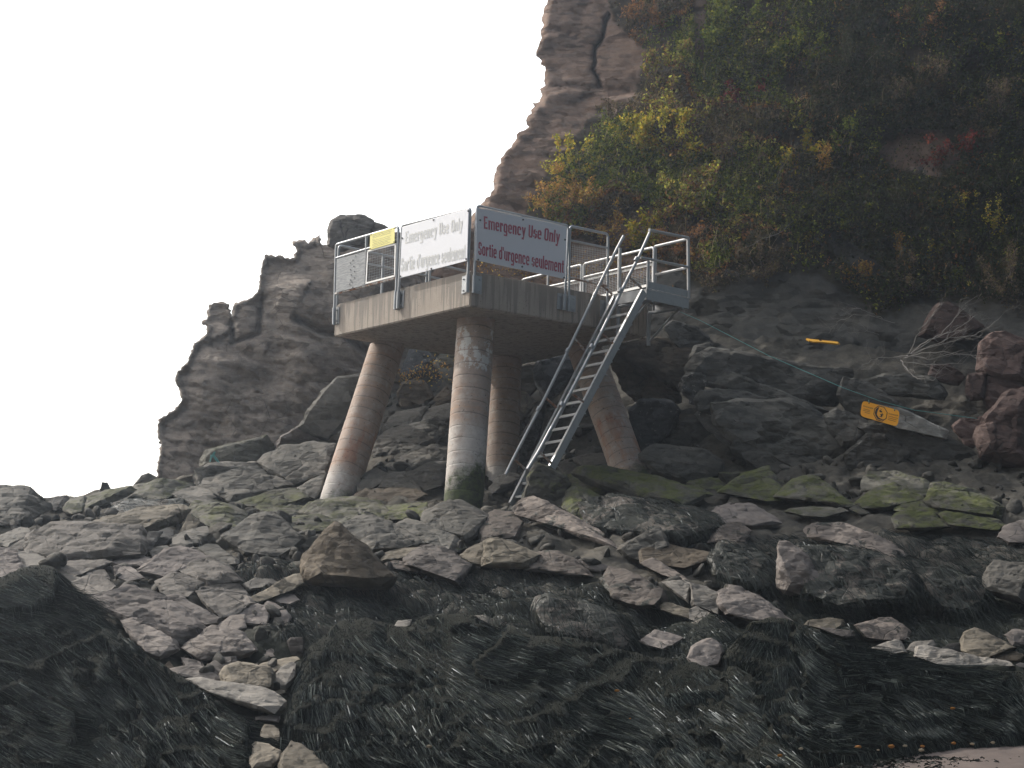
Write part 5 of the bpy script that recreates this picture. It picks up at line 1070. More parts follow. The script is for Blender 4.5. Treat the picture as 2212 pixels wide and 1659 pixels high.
def text_mesh(body, bold):
    if bold is None:
        G = glyphs(); V = []; F = []; x = 0
        for ch in body:
            if ch == ' ': x += .30; continue
            for pc in G[ch][0]:
                n = len(V); V += [(x + a, b, 0.0) for a, b in pc]; F.append(tuple(range(n, n + len(pc))))
            x += G[ch][1] + .075
        return np.array(V), F
    cu = bpy.data.curves.new('lettering', 'FONT'); cu.body = body; cu.size = 1.0; cu.offset = bold; cu.resolution_u = 4; cu.space_character = 1.0 + bold * 1.5
    ob = bpy.data.objects.new('lettering', cu); COL.objects.link(ob)
    dg = bpy.context.evaluated_depsgraph_get(); me = bpy.data.meshes.new_from_object(ob.evaluated_get(dg))
    V = np.array([v.co for v in me.vertices]); F = [tuple(p.vertices) for p in me.polygons]
    bpy.data.objects.remove(ob); bpy.data.curves.remove(cu); bpy.data.meshes.remove(me); return V, F
def lettering(body, fc, off, quad, mat, root, bold=None, cap=1.0, name='lettering'):
    """text stretched so that its capital height and width fill the pixel quad tl, tr, br, bl"""
    V, F = text_mesh(body, bold); u = (V[:, 0] - V[:, 0].min()) / (np.ptp(V[:, 0])); v = V[:, 1] / cap
    tl, tr, br, bl = [np.array(q, float) for q in quad]
    px = (bl + (br - bl) * u[:, None]) * (1 - v[:, None]) + (tl + (tr - tl) * u[:, None]) * v[:, None]
    if bold is None:          # overlapping pieces of a letter must not share a plane: lift each a hair
        k = np.zeros(len(V)); 
        for j, f in enumerate(F):
            for i in f: k[i] = (j % 7) * 0.0003
    else: k = np.zeros(len(V))
    W_ = on_plane(px[:, 0], px[:, 1], fc[0] + fc[2] * off, fc[2]) + k[:, None] * fc[2]
    if bold is None:          # every word is a piece of its own
        ends = [0]; 
        for w in body.split(): ends.append(ends[-1] + sum(len(glyphs()[ch][0]) for ch in w))
        groups = [F[a:b] for a, b in zip(ends[:-1], ends[1:])]
    else: groups = [F]
    for fs in groups:
        lo_ = min(min(f) for f in fs); hi_ = max(max(f) for f in fs) + 1
        o = mesh_obj(name, W_[lo_:hi_], [tuple(i - lo_ for i in f) for f in fs], mat, None); attach(o, root)
def bolts(fc, off, pts, root, r=0.022):
    for p in pts: m = MB(); a = onf(fc, off, p); m.tube([a, a + fc[2] * 0.014], r, 8); part(m, 'bolt_head', M['bolt'], root)
SO = OFF + 0.062
sg = sign_board('warning_sign', 'white sign with faded red lettering Emergency Use Only, right of the platform corner', FR, SO, [Z1(908, 110), Z1(1409, 216), Z1(1397, 506), Z1(904, 402)], M['signwhite'])
lettering('Emergency Use Only', FR, SO + 0.004, [Z1(947, 158), Z1(1371, 240), Z1(1366, 308), Z1(948, 227)], M['redink'], sg)
lettering("Sortie d'urgence seulement", FR, SO + 0.004, [Z1(918, 300), Z1(1392, 402), Z1(1389, 474), Z1(917, 371)], M['redink'], sg)
bolts(FR, SO, [Z1(927, 181), Z1(1164, 178), Z1(1396, 289), Z1(916, 400), Z1(1159, 438), Z1(1391, 499)], sg)
sg = sign_board('warning_sign', 'white sign whose lettering Emergency Use Only has bleached to pale grey', FL, SO, [Z1(495, 218), Z1(863, 117), Z1(855, 405), Z1(483, 501)], M['signwhite'])
lettering('Emergency Use Only', FL, SO + 0.004, [Z1(514, 244), Z1(833, 164), Z1(829, 232), Z1(512, 312)], M['greyink'], sg)
lettering("Sortie d'urgence seulement", FL, SO + 0.004, [Z1(490, 392), Z1(848, 312), Z1(845, 392), Z1(488, 466)], M['greyink'], sg)
bolts(FL, SO, [Z3(1373, 95), Z3(978, 326), Z3(1785, 588), Z3(1345, 712), Z3(957, 808), Z1(861, 130)], sg)
YQ = [Z3(570, 270), Z3(882, 182), Z3(879, 384), Z3(564, 474)]
sg = sign_board('notice_sign', 'small yellow bilingual notice on the far left guardrail', FL, SO, YQ, M['yellow'], 0.008)
Z4 = lambda x, y: ((1470 + x * 130 / 1961) * .54004, (900 + y * 130 / 1961) * .54004)
def yline(x0, y0, x1, y1, txt, h=52): lettering(txt, FL, SO + 0.003, [Z4(x0, y0 - h), Z4(x1, y1 - h), Z4(x1, y1), Z4(x0, y0)], M['inkdark'], sg, 0.012, 0.70)
yline(310, 620, 1465, 275, 'Attention: The mudflats are a protected and')
yline(310, 710, 1425, 380, 'fragile environment. Therefore, its vehicle is')
yline(310, 800, 1390, 490, 'the mud is strictly prohibited beyond this')
yline(305, 905, 430, 865, 'point.', 45)
yline(305, 1075, 1335, 775, 'Attention: Les vasieres sont un systeme', 48)
yline(300, 1180, 1410, 850, "ecologique tres sensible et protege. Alors,", 48)
yline(300, 1265, 1225, 1000, "toutes activites est strictement", 46)
yline(295, 1365, 1365, 1045, "interdites au-dela de ce point.", 48)
m = MB(); q = [onf(FL, SO + 0.003, p) for p in (Z4(305, 960), Z4(1435, 625), Z4(1435, 637), Z4(305, 972))]; m.slab(q, FL[2] * 0.001); part(m, 'printed_rule', M['inkdark'], sg)
bolts(FL, SO, [Z3(585, 280), Z3(874, 196), Z3(872, 372), Z3(577, 460)], sg, 0.012)

# ------------------------------------------------------------------ landing and ladder
A_ = on_z(*Z2(950, 1035), ZT); B_ = on_z(*Z2(1382, 962), ZT); C_ = on_z(*Z2(1912, 1082), ZT)
D_ = A_ + C_ - B_
lad = empty('access_ladder', U(1115, 1080, 37.9)); tag(lad, 'steep aluminium ladder with handrails leading up to a small railed landing', 'ladder')
FA = (A_, unit(C_ - B_), np.cross(unit(C_ - B_), [0, 0, 1.0]))          # plane along R through A
FB = (B_, unit(C_ - B_), np.cross(unit(C_ - B_), [0, 0, 1.0]))
nAB = unit(A_ - B_)
m = MB(); z3 = np.array([0, 0, 1.0]); m.slab([A_, B_, C_, D_], -z3 * 0.03); part(m, 'landing_deck', M['alu'], lad)
m = MB()
h = 0.20
for a, b in ((A_, B_), (B_, C_), (C_, D_)):
    d = unit(b - a); inn = np.cross(z3, d); inn = inn if inn @ ((A_ + C_) / 2 - a) > 0 else -inn
    a2, b2 = a - inn * 0.004 - z3 * 0.034, b - inn * 0.004 - z3 * 0.034
    m.slab([a2, b2, b2 - z3 * h, a2 - z3 * h], inn * 0.012)
    m.slab([a2 - z3 * h, b2 - z3 * h, b2 - z3 * h + inn * 0.07, a2 - z3 * h + inn * 0.07], -z3 * 0.01)
part(m, 'landing_beam', M['alu'], lad)
m = MB(); a = B_ + z3 * 0.012; b = C_ + z3 * 0.012; m.slab([a, b, b + z3 * 0.16, a + z3 * 0.16], nAB * 0.01); part(m, 'kick_plate', M['alu'], lad)
# brackets below, bolted to the slab's right face
m = MB(); P1 = on_z(*Z2(1240, 1290), ZT - 0.75); e1 = B_ - z3 * 0.24 + unit(C_ - B_) * .12
for s in (0.14, 0.86):
    top = B_ + (C_ - B_) * s - z3 * 0.25; inn = top + nAB * 1.0
    m.tube([top, inn], 0.035, 6); m.tube([top + nAB * 0.12, inn - z3 * 0.68], 0.03, 6); m.tube([inn, inn - z3 * 0.75], 0.045, 6)
part(m, 'support_bracket', M['galv'], lad)
def stringer(P0, plane, top, foot, w=0.17):
    a = on_plane(*top, plane[0], plane[2]); b = on_plane(*foot, plane[0], plane[2]); d = unit(b - a); up = np.cross(plane[2], d); up = up if up[2] > 0 else -up
    m = MB(); inn = nAB if plane is FB else -nAB
    m.slab([a, b, b - up * w, a - up * w], inn * 0.008)
    for o2 in (0.0, w - 0.01): m.slab([a - up * o2, b - up * o2, b - up * (o2 + 0.01), a - up * (o2 + 0.01)], inn * 0.06)
    return m, a, b, up
mA, a0, a1, upA = stringer(A_, FA, Z2(950, 1048), (1098, 1085)); part(mA, 'stringer', M['alu'], lad)
mB_, b0, b1, upB = stringer(B_, FB, Z2(1330, 968), (1150, 1078)); part(mB_, 'stringer', M['alu'], lad)
# treads: pixel rows of the rung's left end
L_ = np.linalg.norm(a1 - a0)
for k in range(15):
    s = (0.105 + k * 0.0615)
    if s > 1: break
    pa = a0 + (a1 - a0) * s - upA * 0.05; pb = b0 + (b1 - b0) * s - upB * 0.05
    # keep each tread level
    pb = pb.copy(); dz = (pa[2] - pb[2]); pb += (b1 - b0) * (dz / (b1 - b0)[2])
    m = MB(); fw = unit(C_ - B_)
    m.slab([pa, pb, pb + fw * 0.17, pa + fw * 0.17], -z3 * 0.022)
    m.slab([pa + fw * 0.002 - z3 * 0.024, pb + fw * 0.002 - z3 * 0.024, pb + fw * 0.008 - z3 * 0.024, pa + fw * 0.008 - z3 * 0.024], -z3 * 0.025)
    part(m, 'tread', M['alu'], lad)
def hrail(plane, off, pts, struts):
    pl = plane[0] + nAB * off
    P = [on_plane(*p, pl, plane[2]) for p in pts]; m = MB(); m.tube(P, 0.034, 12)
    for f in (0.12, 0.26, 0.5, 0.74):
        i = P[0] + (P[-1] - P[0]) * f; d = unit(P[-1] - P[0]); m.tube([i - d * .05, i + d * .05], 0.041, 12)
    r_ = part(m, 'handrail', M['alu'], lad, smooth=True)
    for a, b in struts: part(tube1(on_plane(*a, pl, plane[2]), on_plane(*b, plane[0], plane[2]), 0.026), 'strut', M['rust'], r_, smooth=True)
Z6 = lambda x, y: (756 + x / 4, 729 + y / 4)
hrail(FA, 0.03, [Z2(1090, 298), Z2(1000, 470), Z2(790, 900), Z2(455, 1600), Z6(1690, 510), Z6(1415, 1040), Z6(1345, 1185)],
      [(Z2(790, 895), Z2(940, 1030)), (Z2(465, 1590), Z6(2025, 110)), (Z6(1690, 520), Z6(1785, 605)), (Z6(1420, 1050), Z6(1510, 1135))])
hrail(FB, -0.03, [Z2(1420, 255), Z2(1290, 545), Z2(1150, 815), Z2(800, 1530), Z6(1905, 475), Z6(1630, 985), Z6(1535, 1140)],
      [(Z2(1160, 815), Z2(1310, 950)), (Z2(810, 1530), Z2(950, 1650)), (Z6(1905, 475), Z6(2015, 555)), (Z6(1635, 985), Z6(1740, 1085))])
FC = (B_ , unit(C_ - B_), np.cross(unit(C_ - B_), [0, 0, 1.0])); FD = (C_, nAB, np.cross(nAB, [0, 0, 1.0]))
lr = part(tube1(onf(FC, 0, Z2(1412, 222)), onf(FC, 0, Z2(1908, 322)), 0.036), 'landing_rail', M['alu'], lad, smooth=True)
part(tube1(onf(FC, 0, Z2(1300, 568)), onf(FC, 0, Z2(1900, 690)), 0.032), 'cross_rail', M['alu'], lr, smooth=True)
part(tube1(onf(FC, 0, Z2(1905, 318)), C_ - z3 * 0.02, 0.038), 'post', M['alu'], lr, smooth=True)
part(tube1(onf(FC, 0, Z2(1400, 612)), B_ + unit(C_ - B_) * .03, 0.034), 'post', M['alu'], lr, smooth=True)
lr = part(tube1(onf(FD, 0, Z2(1900, 335)), onf(FD, 0, Z2(1490, 430)), 0.036), 'landing_rail', M['alu'], lad, smooth=True)
part(tube1(onf(FD, 0, Z2(1895, 695)), onf(FD, 0, Z2(1490, 788)), 0.034), 'cross_rail', M['alu'], lr, smooth=True)
part(tube1(onf(FD, 0, Z2(1490, 425)), onf(FD, 0, Z2(1487, 915)), 0.038), 'post', M['alu'], lr, smooth=True)
lr = part(tube1(on_z(*Z2(1036, 1005), ZT), on_z(*Z2(1036, 1005), ZT) + z3 * 1.0, 0.038), 'post', M['alu'], lad, smooth=True)

# ================================================================== seaweed
t = NT('bladder_wrack'); p = t.pos()
n = t.noise(p, 5, 5, 0.7); ac = t.n('ShaderNodeAttribute', attribute_name='Col').outputs['Color']
sc_ = t.mix(t.ramp(n, 0.5, 0.8), ac, (0.012, 0.012, 0.004), 'ADD'); M['strand'] = t.m
df = t.n('ShaderNodeBsdfDiffuse'); t.l(sc_, df.inputs[0]); gl = t.n('ShaderNodeBsdfGlossy'); gl.inputs['Roughness'].default_value = 0.30; gl.inputs[0].default_value = (0.8, 0.86, 0.9, 1)
mx = t.n('ShaderNodeMixShader'); mx.inputs[0].default_value = 0.013; t.l(df.outputs[0], mx.inputs[1]); t.l(gl.outputs[0], mx.inputs[2]); t.l(mx.outputs[0], t.out.inputs[0])
t = NT('seaweed_bed'); p = t.pos()
M['bed'] = t.fin(t.mix(t.noise(p, 12, 5, 0.7), (0.005, 0.006, 0.005), (0.02, 0.021, 0.015)), 0.95, t.bump(t.noise(t.mapv(p, (1, 1, 1)), 22, 6, 0.7), 0.8, 0.05), **{'Specular IOR Level': 0.1})
def ribbons(roots, path, widths, twist, cols):
    """path: list of (N,3) arrays; returns verts, quads, colours"""
    N = len(roots); K = len(path); view = unit(np.array([0, 1, 0.08]))
    V = np.empty((N, K, 2, 3)); 
    for k in range(K):
        d = path[min(k + 1, K - 1)] - path[max(k - 1, 0)]; d /= np.linalg.norm(d, axis=1, keepdims=True) + 1e-9
        s = np.cross(d, view + twist); s /= np.linalg.norm(s, axis=1, keepdims=True) + 1e-9
        w = (widths * (1 - 0.75 * (k / (K - 1)) ** 2))[:, None]
        V[:, k, 0] = path[k] - s * w; V[:, k, 1] = path[k] + s * w
    base = np.arange(N)[:, None] * (K * 2); q = []
    for k in range(K - 1):
        q.append(np.concatenate([base + 2 * k, base + 2 * k + 1, base + 2 * k + 3, base + 2 * k + 2], 1))
    return V.reshape(-1, 3), np.vstack(q), np.repeat(cols, K * 2, axis=0)
def weedcol(r, N):
    a = np.array([0.005, 0.007, 0.007]); b = np.array([0.070, 0.080, 0.070]); u = r.random(N) ** 2.2
    c = a + (b - a) * u[:, None]; return np.c_[c, np.ones(N)]
WD = tps([(-100, 1235, 29.3), (0, 1235, 29), (100, 1222, 29.3), (230, 1370, 28), (345, 1470, 27), (560, 1610, 25.4), (0, 1450, 27), (0, 1659, 25), (300, 1659, 25), (200, 1500, 26.6), (-100, 1700, 24.8), (250, 1405, 27.4),
          (612, 1600, 25.4), (640, 1440, 27.4), (760, 1335, 29.2), (1000, 1325, 29.7), (1250, 1375, 29.2), (1560, 1450, 28.2), (1690, 1335, 29.3), (2000, 1440, 28.4), (2212, 1455, 28.4), (800, 1680, 24.7), (1400, 1680, 24.8), (1750, 1665, 25.0), (2212, 1600, 27.0), (1200, 1500, 27), (2350, 1590, 27), (1900, 1560, 26.6), (1000, 1480, 27)])
def fold(px, py, seed):
    q = np.stack([px / 210.0, py / 120.0, np.full(len(px), seed * 1.7)], -1)
    ph = py / 78.0 - px / 1400.0 + 2.0 * fbm(q, 4, seed) + 0.2 * np.sin(px / 47.0 + seed)
    fr = ph - np.floor(ph); k = np.floor(ph).astype(np.int64)
    amp = 0.10 + 0.50 * _hash(k, (px / 160).astype(np.int64), k * 0, seed)
    q2 = np.stack([px / 40.0, py / 22.0, np.full(len(px), seed * 2.9)], -1)
    return amp * (0.55 - fr ** 0.8) + 0.05 * fbm(q2, 3, seed + 5)
BANKS = [
 ('left seaweed bank: glossy dark weed draped over a ledge in the bottom left corner',
  [(-80, 1215), (0, 1250), (22, 1236), (50, 1226), (92, 1220), (115, 1225), (135, 1241), (148, 1262), (165, 1283), (178, 1296), (205, 1318), (232, 1340), (262, 1368), (285, 1385), (305, 1403), (322, 1418), (346, 1430), (365, 1444), (385, 1458), (412, 1472), (440, 1492), (468, 1512), (505, 1540), (540, 1558), (556, 1590), (548, 1640), (540, 1700), (-80, 1700)], 'l', 8500),
 ('middle seaweed bank: long dark weed combed over the ledge below the platform',
  [(603, 1640), (606, 1590), (620, 1540), (628, 1510), (645, 1455), (658, 1420), (672, 1395), (700, 1375), (722, 1350), (745, 1338), (790, 1334), (825, 1343), (856, 1353), (885, 1355), (900, 1340), (930, 1329), (985, 1326), (1020, 1328), (1060, 1350), (1110, 1368), (1160, 1374), (1220, 1376), (1290, 1388), (1340, 1402), (1400, 1418), (1470, 1425), (1530, 1440), (1560, 1452), (1585, 1425), (1640, 1460), (1660, 1520), (1700, 1600), (1760, 1652), (1740, 1700), (720, 1700), (690, 1650), (640, 1600), (612, 1560)], 'm', 15000),
 ('right seaweed bank: weed sloping down to the strip of red sand',
  [(1580, 1440), (1560, 1420), (1585, 1390), (1620, 1345), (1660, 1334), (1700, 1336), (1730, 1345), (1790, 1372), (1850, 1392), (1880, 1410), (1930, 1418), (2000, 1434), (2060, 1440), (2150, 1448), (2300, 1455), (2330, 1590), (2212, 1598), (2120, 1612), (2000, 1622), (1900, 1634), (1830, 1640), (1760, 1656), (1690, 1610), (1640, 1540)], 'r', 10500)]
def weed_dir(px, py, side, r):
    q = np.stack([px / 130.0, py / 130.0, px * 0 + ord(side)], -1); a = 0.6 * vnoise(q, 3) + 0.13 * r.normal(size=len(px))
    if side == 'l': base = np.arctan2(0.62, 0.78) + 0 * px
    elif side == 'm':
        s = np.clip((px - 640) / 170, 0, 1); base = np.radians(118) * (1 - s) + np.radians(42) * s
    else:
        s = np.clip((px - 1625) / 90, 0, 1); base = np.radians(120) * (1 - s) + np.radians(36) * s
    return np.stack([np.cos(base + a), np.sin(base + a)], -1)
for bi, (lab, poly, side, N) in enumerate(BANKS):
    r = np.random.default_rng(50 + bi)
    dep = lambda a, b, s=bi + 3: WD(a, b) + fold(np.asarray(a), np.asarray(b), s)
    o, VF, F, P = relief('seaweed_bank', poly, dep, lambda a, b, w: 0 * a, 1.2, M['bed'], step=8, jag=1.5, round_px=26, round_m=0.45, seed=70 + bi)
    lo = np.min(poly, 0); hi = np.max(poly, 0)
    X = r.uniform(lo[0], hi[0], N * 6); Y = r.uniform(lo[1], hi[1], N * 6); m = in_poly(X, Y, poly); X = X[m][:N * 3]; Y = Y[m][:N * 3]
    # more strands spring from the lips of the folds
    N = len(X); path = []; Ln = r.uniform(13, 36, N) ; cx, cy = X.copy(), Y.copy(); K = 5
    for k in range(K):
        dist = seg_dist(cx, cy, poly); tt = np.clip(dist / 26, 0, 1); rim = 0.45 * (1 - np.sqrt(np.clip(1 - (1 - tt) ** 2, 0, 1)))
        ins = in_poly(cx, cy, poly)
        lift = 0.03 + 0.04 * math.sin(math.pi * (k + .5) / K) * r.random(N)
        path.append(U(cx, cy, dep(cx, cy) + np.where(ins, rim, 0.45) - lift))
        d = weed_dir(cx, cy, side, r) if k == 0 else d * 0.75 + weed_dir(cx, cy, side, r) * 0.25
        cx = cx + d[:, 0] * Ln; cy = cy + d[:, 1] * Ln
    for k in range(1, K):                       # strands that would leap a fold hang down instead
        j = path[k][:, 1] - path[k - 1][:, 1]; far = np.abs(j) > 0.16
        path[k][far] = path[k - 1][far] + np.array([0.02, -0.015, -0.09]) + r.normal(0, 0.015, (far.sum(), 3))
    dd0 = weed_dir(X, Y, side, np.random.default_rng(1)); across = X * -dd0[:, 1] + Y * dd0[:, 0]; along = X * dd0[:, 0] + Y * dd0[:, 1]
    lock = vnoise(np.stack([across / 7.0, along / 60.0, X * 0 + bi], -1), 5) + 0.7 * vnoise(np.stack([across / 18.0, along / 90.0, X * 0 + bi + 9], -1), 6)      # weed hangs in locks, some bleached, some black
    wc = weedcol(r, N); wc[:, :3] *= np.clip(0.95 + 1.0 * lock, 0.15, 2.6)[:, None]
    V, Q, C = ribbons(X, path, r.uniform(0.0025, 0.0065, N), r.normal(0, 0.16, (N, 3)), wc)
    me = o.data; nb = len(me.vertices)
    so = mesh_obj('seaweed_strands', V, Q, M['strand'], None, cols=C)
    bpy.context.view_layer.objects.active = o
    for ob in S.objects: ob.select_set(False)
    o.select_set(True); so.select_set(True); bpy.ops.object.join()
    tag(o, lab, kind='stuff')

# weed hanging on boulders and between them, above the banks
VS, QS, CS = [], [], []; off = 0
def hang(pos, nrm, N, r, length=(0.25, 0.6)):
    global off
    i = r.integers(0, len(pos), N); p = pos[i] + r.normal(0, 0.03, (N, 3)); n = nrm[i]
    g = np.array([0.35, -0.1, -1.0]) + r.normal(0, 0.22, (N, 3)); path = [p]; L = r.uniform(*length, N)[:, None] / 4
    for k in range(4):
        tdir = g - n * (g * n).sum(1, keepdims=True) * 0.9; tdir /= np.linalg.norm(tdir, axis=1, keepdims=True) + 1e-9
        p = p + tdir * L + n * 0.012 * (1.5 - k); path.append(p)
        n = n * 0.85 + np.array([0, -1, 0.0]) * 0.15
    V, Q, C = ribbons(path[0], path, r.uniform(0.0025, 0.006, N), r.normal(0, 0.2, (N, 3)), weedcol(r, N) * np.array([.8, .8, .8, 1]))
    VS.append(V); QS.append(Q + off); CS.append(C); off += len(V)
r = np.random.default_rng(99)
for o in WEEDY:
    me = o.data; n = len(me.vertices); co = np.empty(n * 3); no = np.empty(n * 3); me.vertices.foreach_get('co', co); me.vertices.foreach_get('normal', no)
    co = co.reshape(-1, 3) + np.array(o.location); no = no.reshape(-1, 3); m = (no[:, 1] < 0.1) | (no[:, 2] > 0.4); m &= no[:, 2] > -0.5
    x, y = to_px(co); x0 = np.ptp(x); area = x0 * np.ptp(y)
    hang(co[m], no[m], int(min(2600, 300 + area / 50)), r)
# on the ground among the boulders
ZP = [[(560, 1265), (700, 1230), (860, 1235), (1000, 1240), (1130, 1220), (1300, 1270), (1500, 1290), (1650, 1420), (1400, 1450), (1100, 1400), (900, 1370), (700, 1350), (640, 1400), (570, 1350)],
      [(1500, 1150), (1660, 1160), (1900, 1150), (2230, 1170), (2230, 1420), (1900, 1380), (1700, 1330), (1560, 1280)], [(380, 1250), (560, 1200), (640, 1220), (560, 1290)], [(1250, 1080), (1540, 1110), (1540, 1200), (1400, 1200)]]
gn = np.gradient(SHORE_P[:, 2].reshape(ggx.shape), 0.09); SN = np.stack([-gn[1].ravel(), -gn[0].ravel(), np.ones(len(SHORE_P))], -1); SN /= np.linalg.norm(SN, axis=1, keepdims=True)
sx, sy = to_px(SHORE_P)
for zp in ZP:
    m = in_poly(sx, sy, zp) & (SHORE_P[:, 1] < 38); area = np.ptp(np.array(zp)[:, 0]) * np.ptp(np.array(zp)[:, 1])
    hang(SHORE_P[m] + SN[m] * 0.02, SN[m], int(area / 14), r, (0.2, 0.5))
tag(mesh_obj('hanging_seaweed', np.vstack(VS), np.vstack(QS), M['strand'], None, cols=np.vstack(CS)), 'dark seaweed hanging over the boulders and the ground between them', kind='stuff')

# wrack line: scraps on the weed and sand
def bank_pt(px, py): return U(px, py, float(WD(px, py)) - 0.25)
t = NT('dead_leaf'); p = t.pos(); M['leaf_o'] = t.fin(t.mix(t.noise(p, 30, 3), (0.36, 0.13, 0.015), (0.48, 0.22, 0.04)), 0.5)
t = NT('pale_scrap'); p = t.pos(); M['scrap'] = t.fin(t.mix(t.noise(p, 30, 3), (0.35, 0.28, 0.17), (0.5, 0.43, 0.33)), 0.6)
LV = [('orange leaf lying on the middle seaweed bank, the one farthest up the weed', 1333, 1492, .055, 'leaf_o'), ('pale orange shell scrap alone near the bottom of the middle seaweed bank', 927, 1612, .055, 'scrap'), ('tiny orange leaf under the long fold of the middle seaweed bank', 1361, 1552, .025, 'leaf_o'),
      ('orange leaf lying high on the right seaweed bank', 2058, 1530, .055, 'leaf_o'), ('orange leaf on the weed left of the half buried stone', 1853, 1614, .075, 'leaf_o'), ('bright orange leaf just above the strip of sand', 1925, 1612, .07, 'leaf_o'), ('white scrap on the weed at the lower right', 1730, 1617, .045, 'scrap'),
      ('orange leaf below the white scrap', 1685, 1632, .055, 'leaf_o'), ('pale pebble scrap right of the bright orange leaf', 1955, 1611, .045, 'scrap'), ('small pale scrap left of the bright orange leaf', 1897, 1620, .03, 'scrap'), ('yellowish leaf in the wrack line', 1990, 1620, .06, 'scrap'), ('reddish leaf in the wrack line', 1993, 1612, .05, 'leaf_o'),
      ('orange leaf in the wrack line right of the reddish one', 2060, 1605, .05, 'leaf_o'), ('pale scrap in the wrack line near the sand', 2100, 1607, .05, 'scrap'), ('rightmost pale scrap of the wrack line', 2145, 1604, .05, 'scrap'), ('tan scrap on the bottom edge of the weed', 1660, 1657, .05, 'scrap')]
for k, (lab, px, py, s, mk) in enumerate(LV):
    s = s * 0.62; r = np.random.default_rng(200 + k); c = bank_pt(px, py); n = 12; vs = []; 
    for i in range(n):
        a = 2 * math.pi * i / n; q = s * (0.75 + 0.35 * math.cos(a) ** 2 + r.uniform(-.15, .15)); vs.append((q * math.cos(a), -0.35 * q * math.sin(a) , 0.75 * q * math.sin(a)))
    m = MB(); vs = np.array(vs); 
    ring0 = vs + c; ring1 = vs * 0.5 + c + np.array([0, -0.3 * s, 0.05 * s]); bk = vs * 0.6 + c + np.array([0, 0.25 * s, 0])
    m.add(list(ring0) + list(ring1) + list(bk) + [c + np.array([0, -0.35 * s, 0.1 * s])], [(i, (i + 1) % n, n + (i + 1) % n, n + i) for i in range(n)] + [(n + i, n + (i + 1) % n, 3 * n) for i in range(n)] + [(2 * n + (i + 1) % n, (i + 1) % n, i, 2 * n + i) for i in range(n)] + [tuple(3 * n - 1 - i for i in range(n))])
    o = m.build('leaf' if mk == 'leaf_o' else 'shell_scrap', M[mk], None, smooth=True); tag(o, lab, 'leaf' if mk == 'leaf_o' else 'scrap', 'orange leaves and scraps on the weed')
# pebbles scattered on the strip of sand
r = np.random.default_rng(5); VS, FS = [], []; off = 0
ico = bmesh.new(); bmesh.ops.create_icosphere(ico, subdivisions=1, radius=1); iv = np.array([v.co for v in ico.verts]); ifc = np.array([[v.index for v in f.verts] for f in ico.faces]); ico.free()
for k in range(420):
    px = r.uniform(1650, 2230); py = r.uniform(1585, 1670) if k % 3 else 1652 - (px - 1760) * 0.115 + r.normal(8, 5); w = U(px, py, 26.0); d = ray(px, py)
    # drop on the sand
    for it in range(20): y = w[1]; hgt = sand_h(w[0], y); tt = (hgt - CAMZ) / d[2] if d[2] < -1e-4 else 26; w = np.array([0, 0, CAMZ]) + d * tt * 0.5 + (w - np.array([0, 0, CAMZ])) * 0.5
    s = 0.006 + 0.03 * r.random() ** 3; v = iv * np.array([s * 1.4, s, s * 0.6]) * r.uniform(.7, 1.3, (len(iv), 1)) + np.array([w[0], w[1], sand_h(w[0], w[1]) + 0.01]); VS.append(v); FS.append(ifc + off); off += len(v)
tag(mesh_obj('pebbles', np.vstack(VS), np.vstack(FS), M['grey'], None), 'small pebbles scattered over the red sand', kind='stuff')

# scraps of weed torn off along the edge of the sand
r = np.random.default_rng(31); N = 700; X = r.uniform(1690, 2240, N); Y = 1660 - (X - 1750) * 0.125 + np.abs(r.normal(0, 13, N)); d = ray(X, Y); w = U(X, Y, np.full(N, 26.0))
for it in range(25): tt = (sand_h(w[:, 0], w[:, 1]) + 0.012 - CAMZ) / np.minimum(d[:, 2], -1e-3); w = 0.5 * w + 0.5 * (np.array([0, 0, CAMZ]) + d * tt[:, None])
dv = np.stack([r.normal(0, 1, N), r.normal(0, .6, N), r.uniform(0, .12, N)], -1); dv *= (r.uniform(.03, .10, N) / np.linalg.norm(dv, axis=1))[:, None]
V, Q, C = ribbons(w, [w, w + dv * .5 + np.array([0, 0, .012]), w + dv, w + dv * 1.3 + r.normal(0, .015, (N, 3)) * np.array([1, 1, .2])], r.uniform(.004, .012, N), r.normal(0, .4, (N, 3)), weedcol(r, N))
tag(mesh_obj('weed_scraps', V, Q, M['strand'], None, cols=C), 'torn scraps of dark weed along the upper edge of the sand', kind='stuff')

# ================================================================== danger sign on its cord, fallen sign, turquoise cord end
t = NT('turquoise_cord'); M['cord'] = t.fin((0.08, 0.26, 0.25), 0.7)
def rope(name, pts, depths, r, label, sag=0.0, cat='rope'):
    P = [U(*p, d) for p, d in zip(pts, depths)]; out = []
    for a, b in zip(P[:-1], P[1:]):
        for k in range(10): s = k / 10; q = a + (b - a) * s; q = q - np.array([0, 0, sag * 4 * s * (1 - s)]); out.append(q)
    out.append(P[-1]); m = MB(); m.tube(out, r, 6); o = m.build(name, M['cord'], None, smooth=True); return tag(o, label, cat)
rope('rope', [(1470, 674), (1512, 692), (1660, 768), (1822, 838), (1900, 866), (1975, 886), (2110, 904)], [40.6, 40.4, 39.6, 38.9, 39.0, 39.1, 39.5], 0.007, 'thin turquoise rope stretched from the landing across the ledge to the red boulder')
Zs = lambda x, y: ((3420 + x * 200 / 2212) * .54004, (1580 + y * 200 / 2212) * .54004)
oq = [Zs(330, 240), Zs(1985, 690), Zs(1880, 1400), Zs(235, 925)]
dep0 = 39.0; P0 = U(*oq[0], dep0); P1 = U(*oq[1], dep0 - 0.05); P3 = U(*oq[3], dep0 - 0.1)
nO = np.cross(unit(P1 - P0), unit(P3 - P0)); nO = nO / np.linalg.norm(nO); nO = nO if nO[1] < 0 else -nO
FO = (P0, unit(P1 - P0), nO)
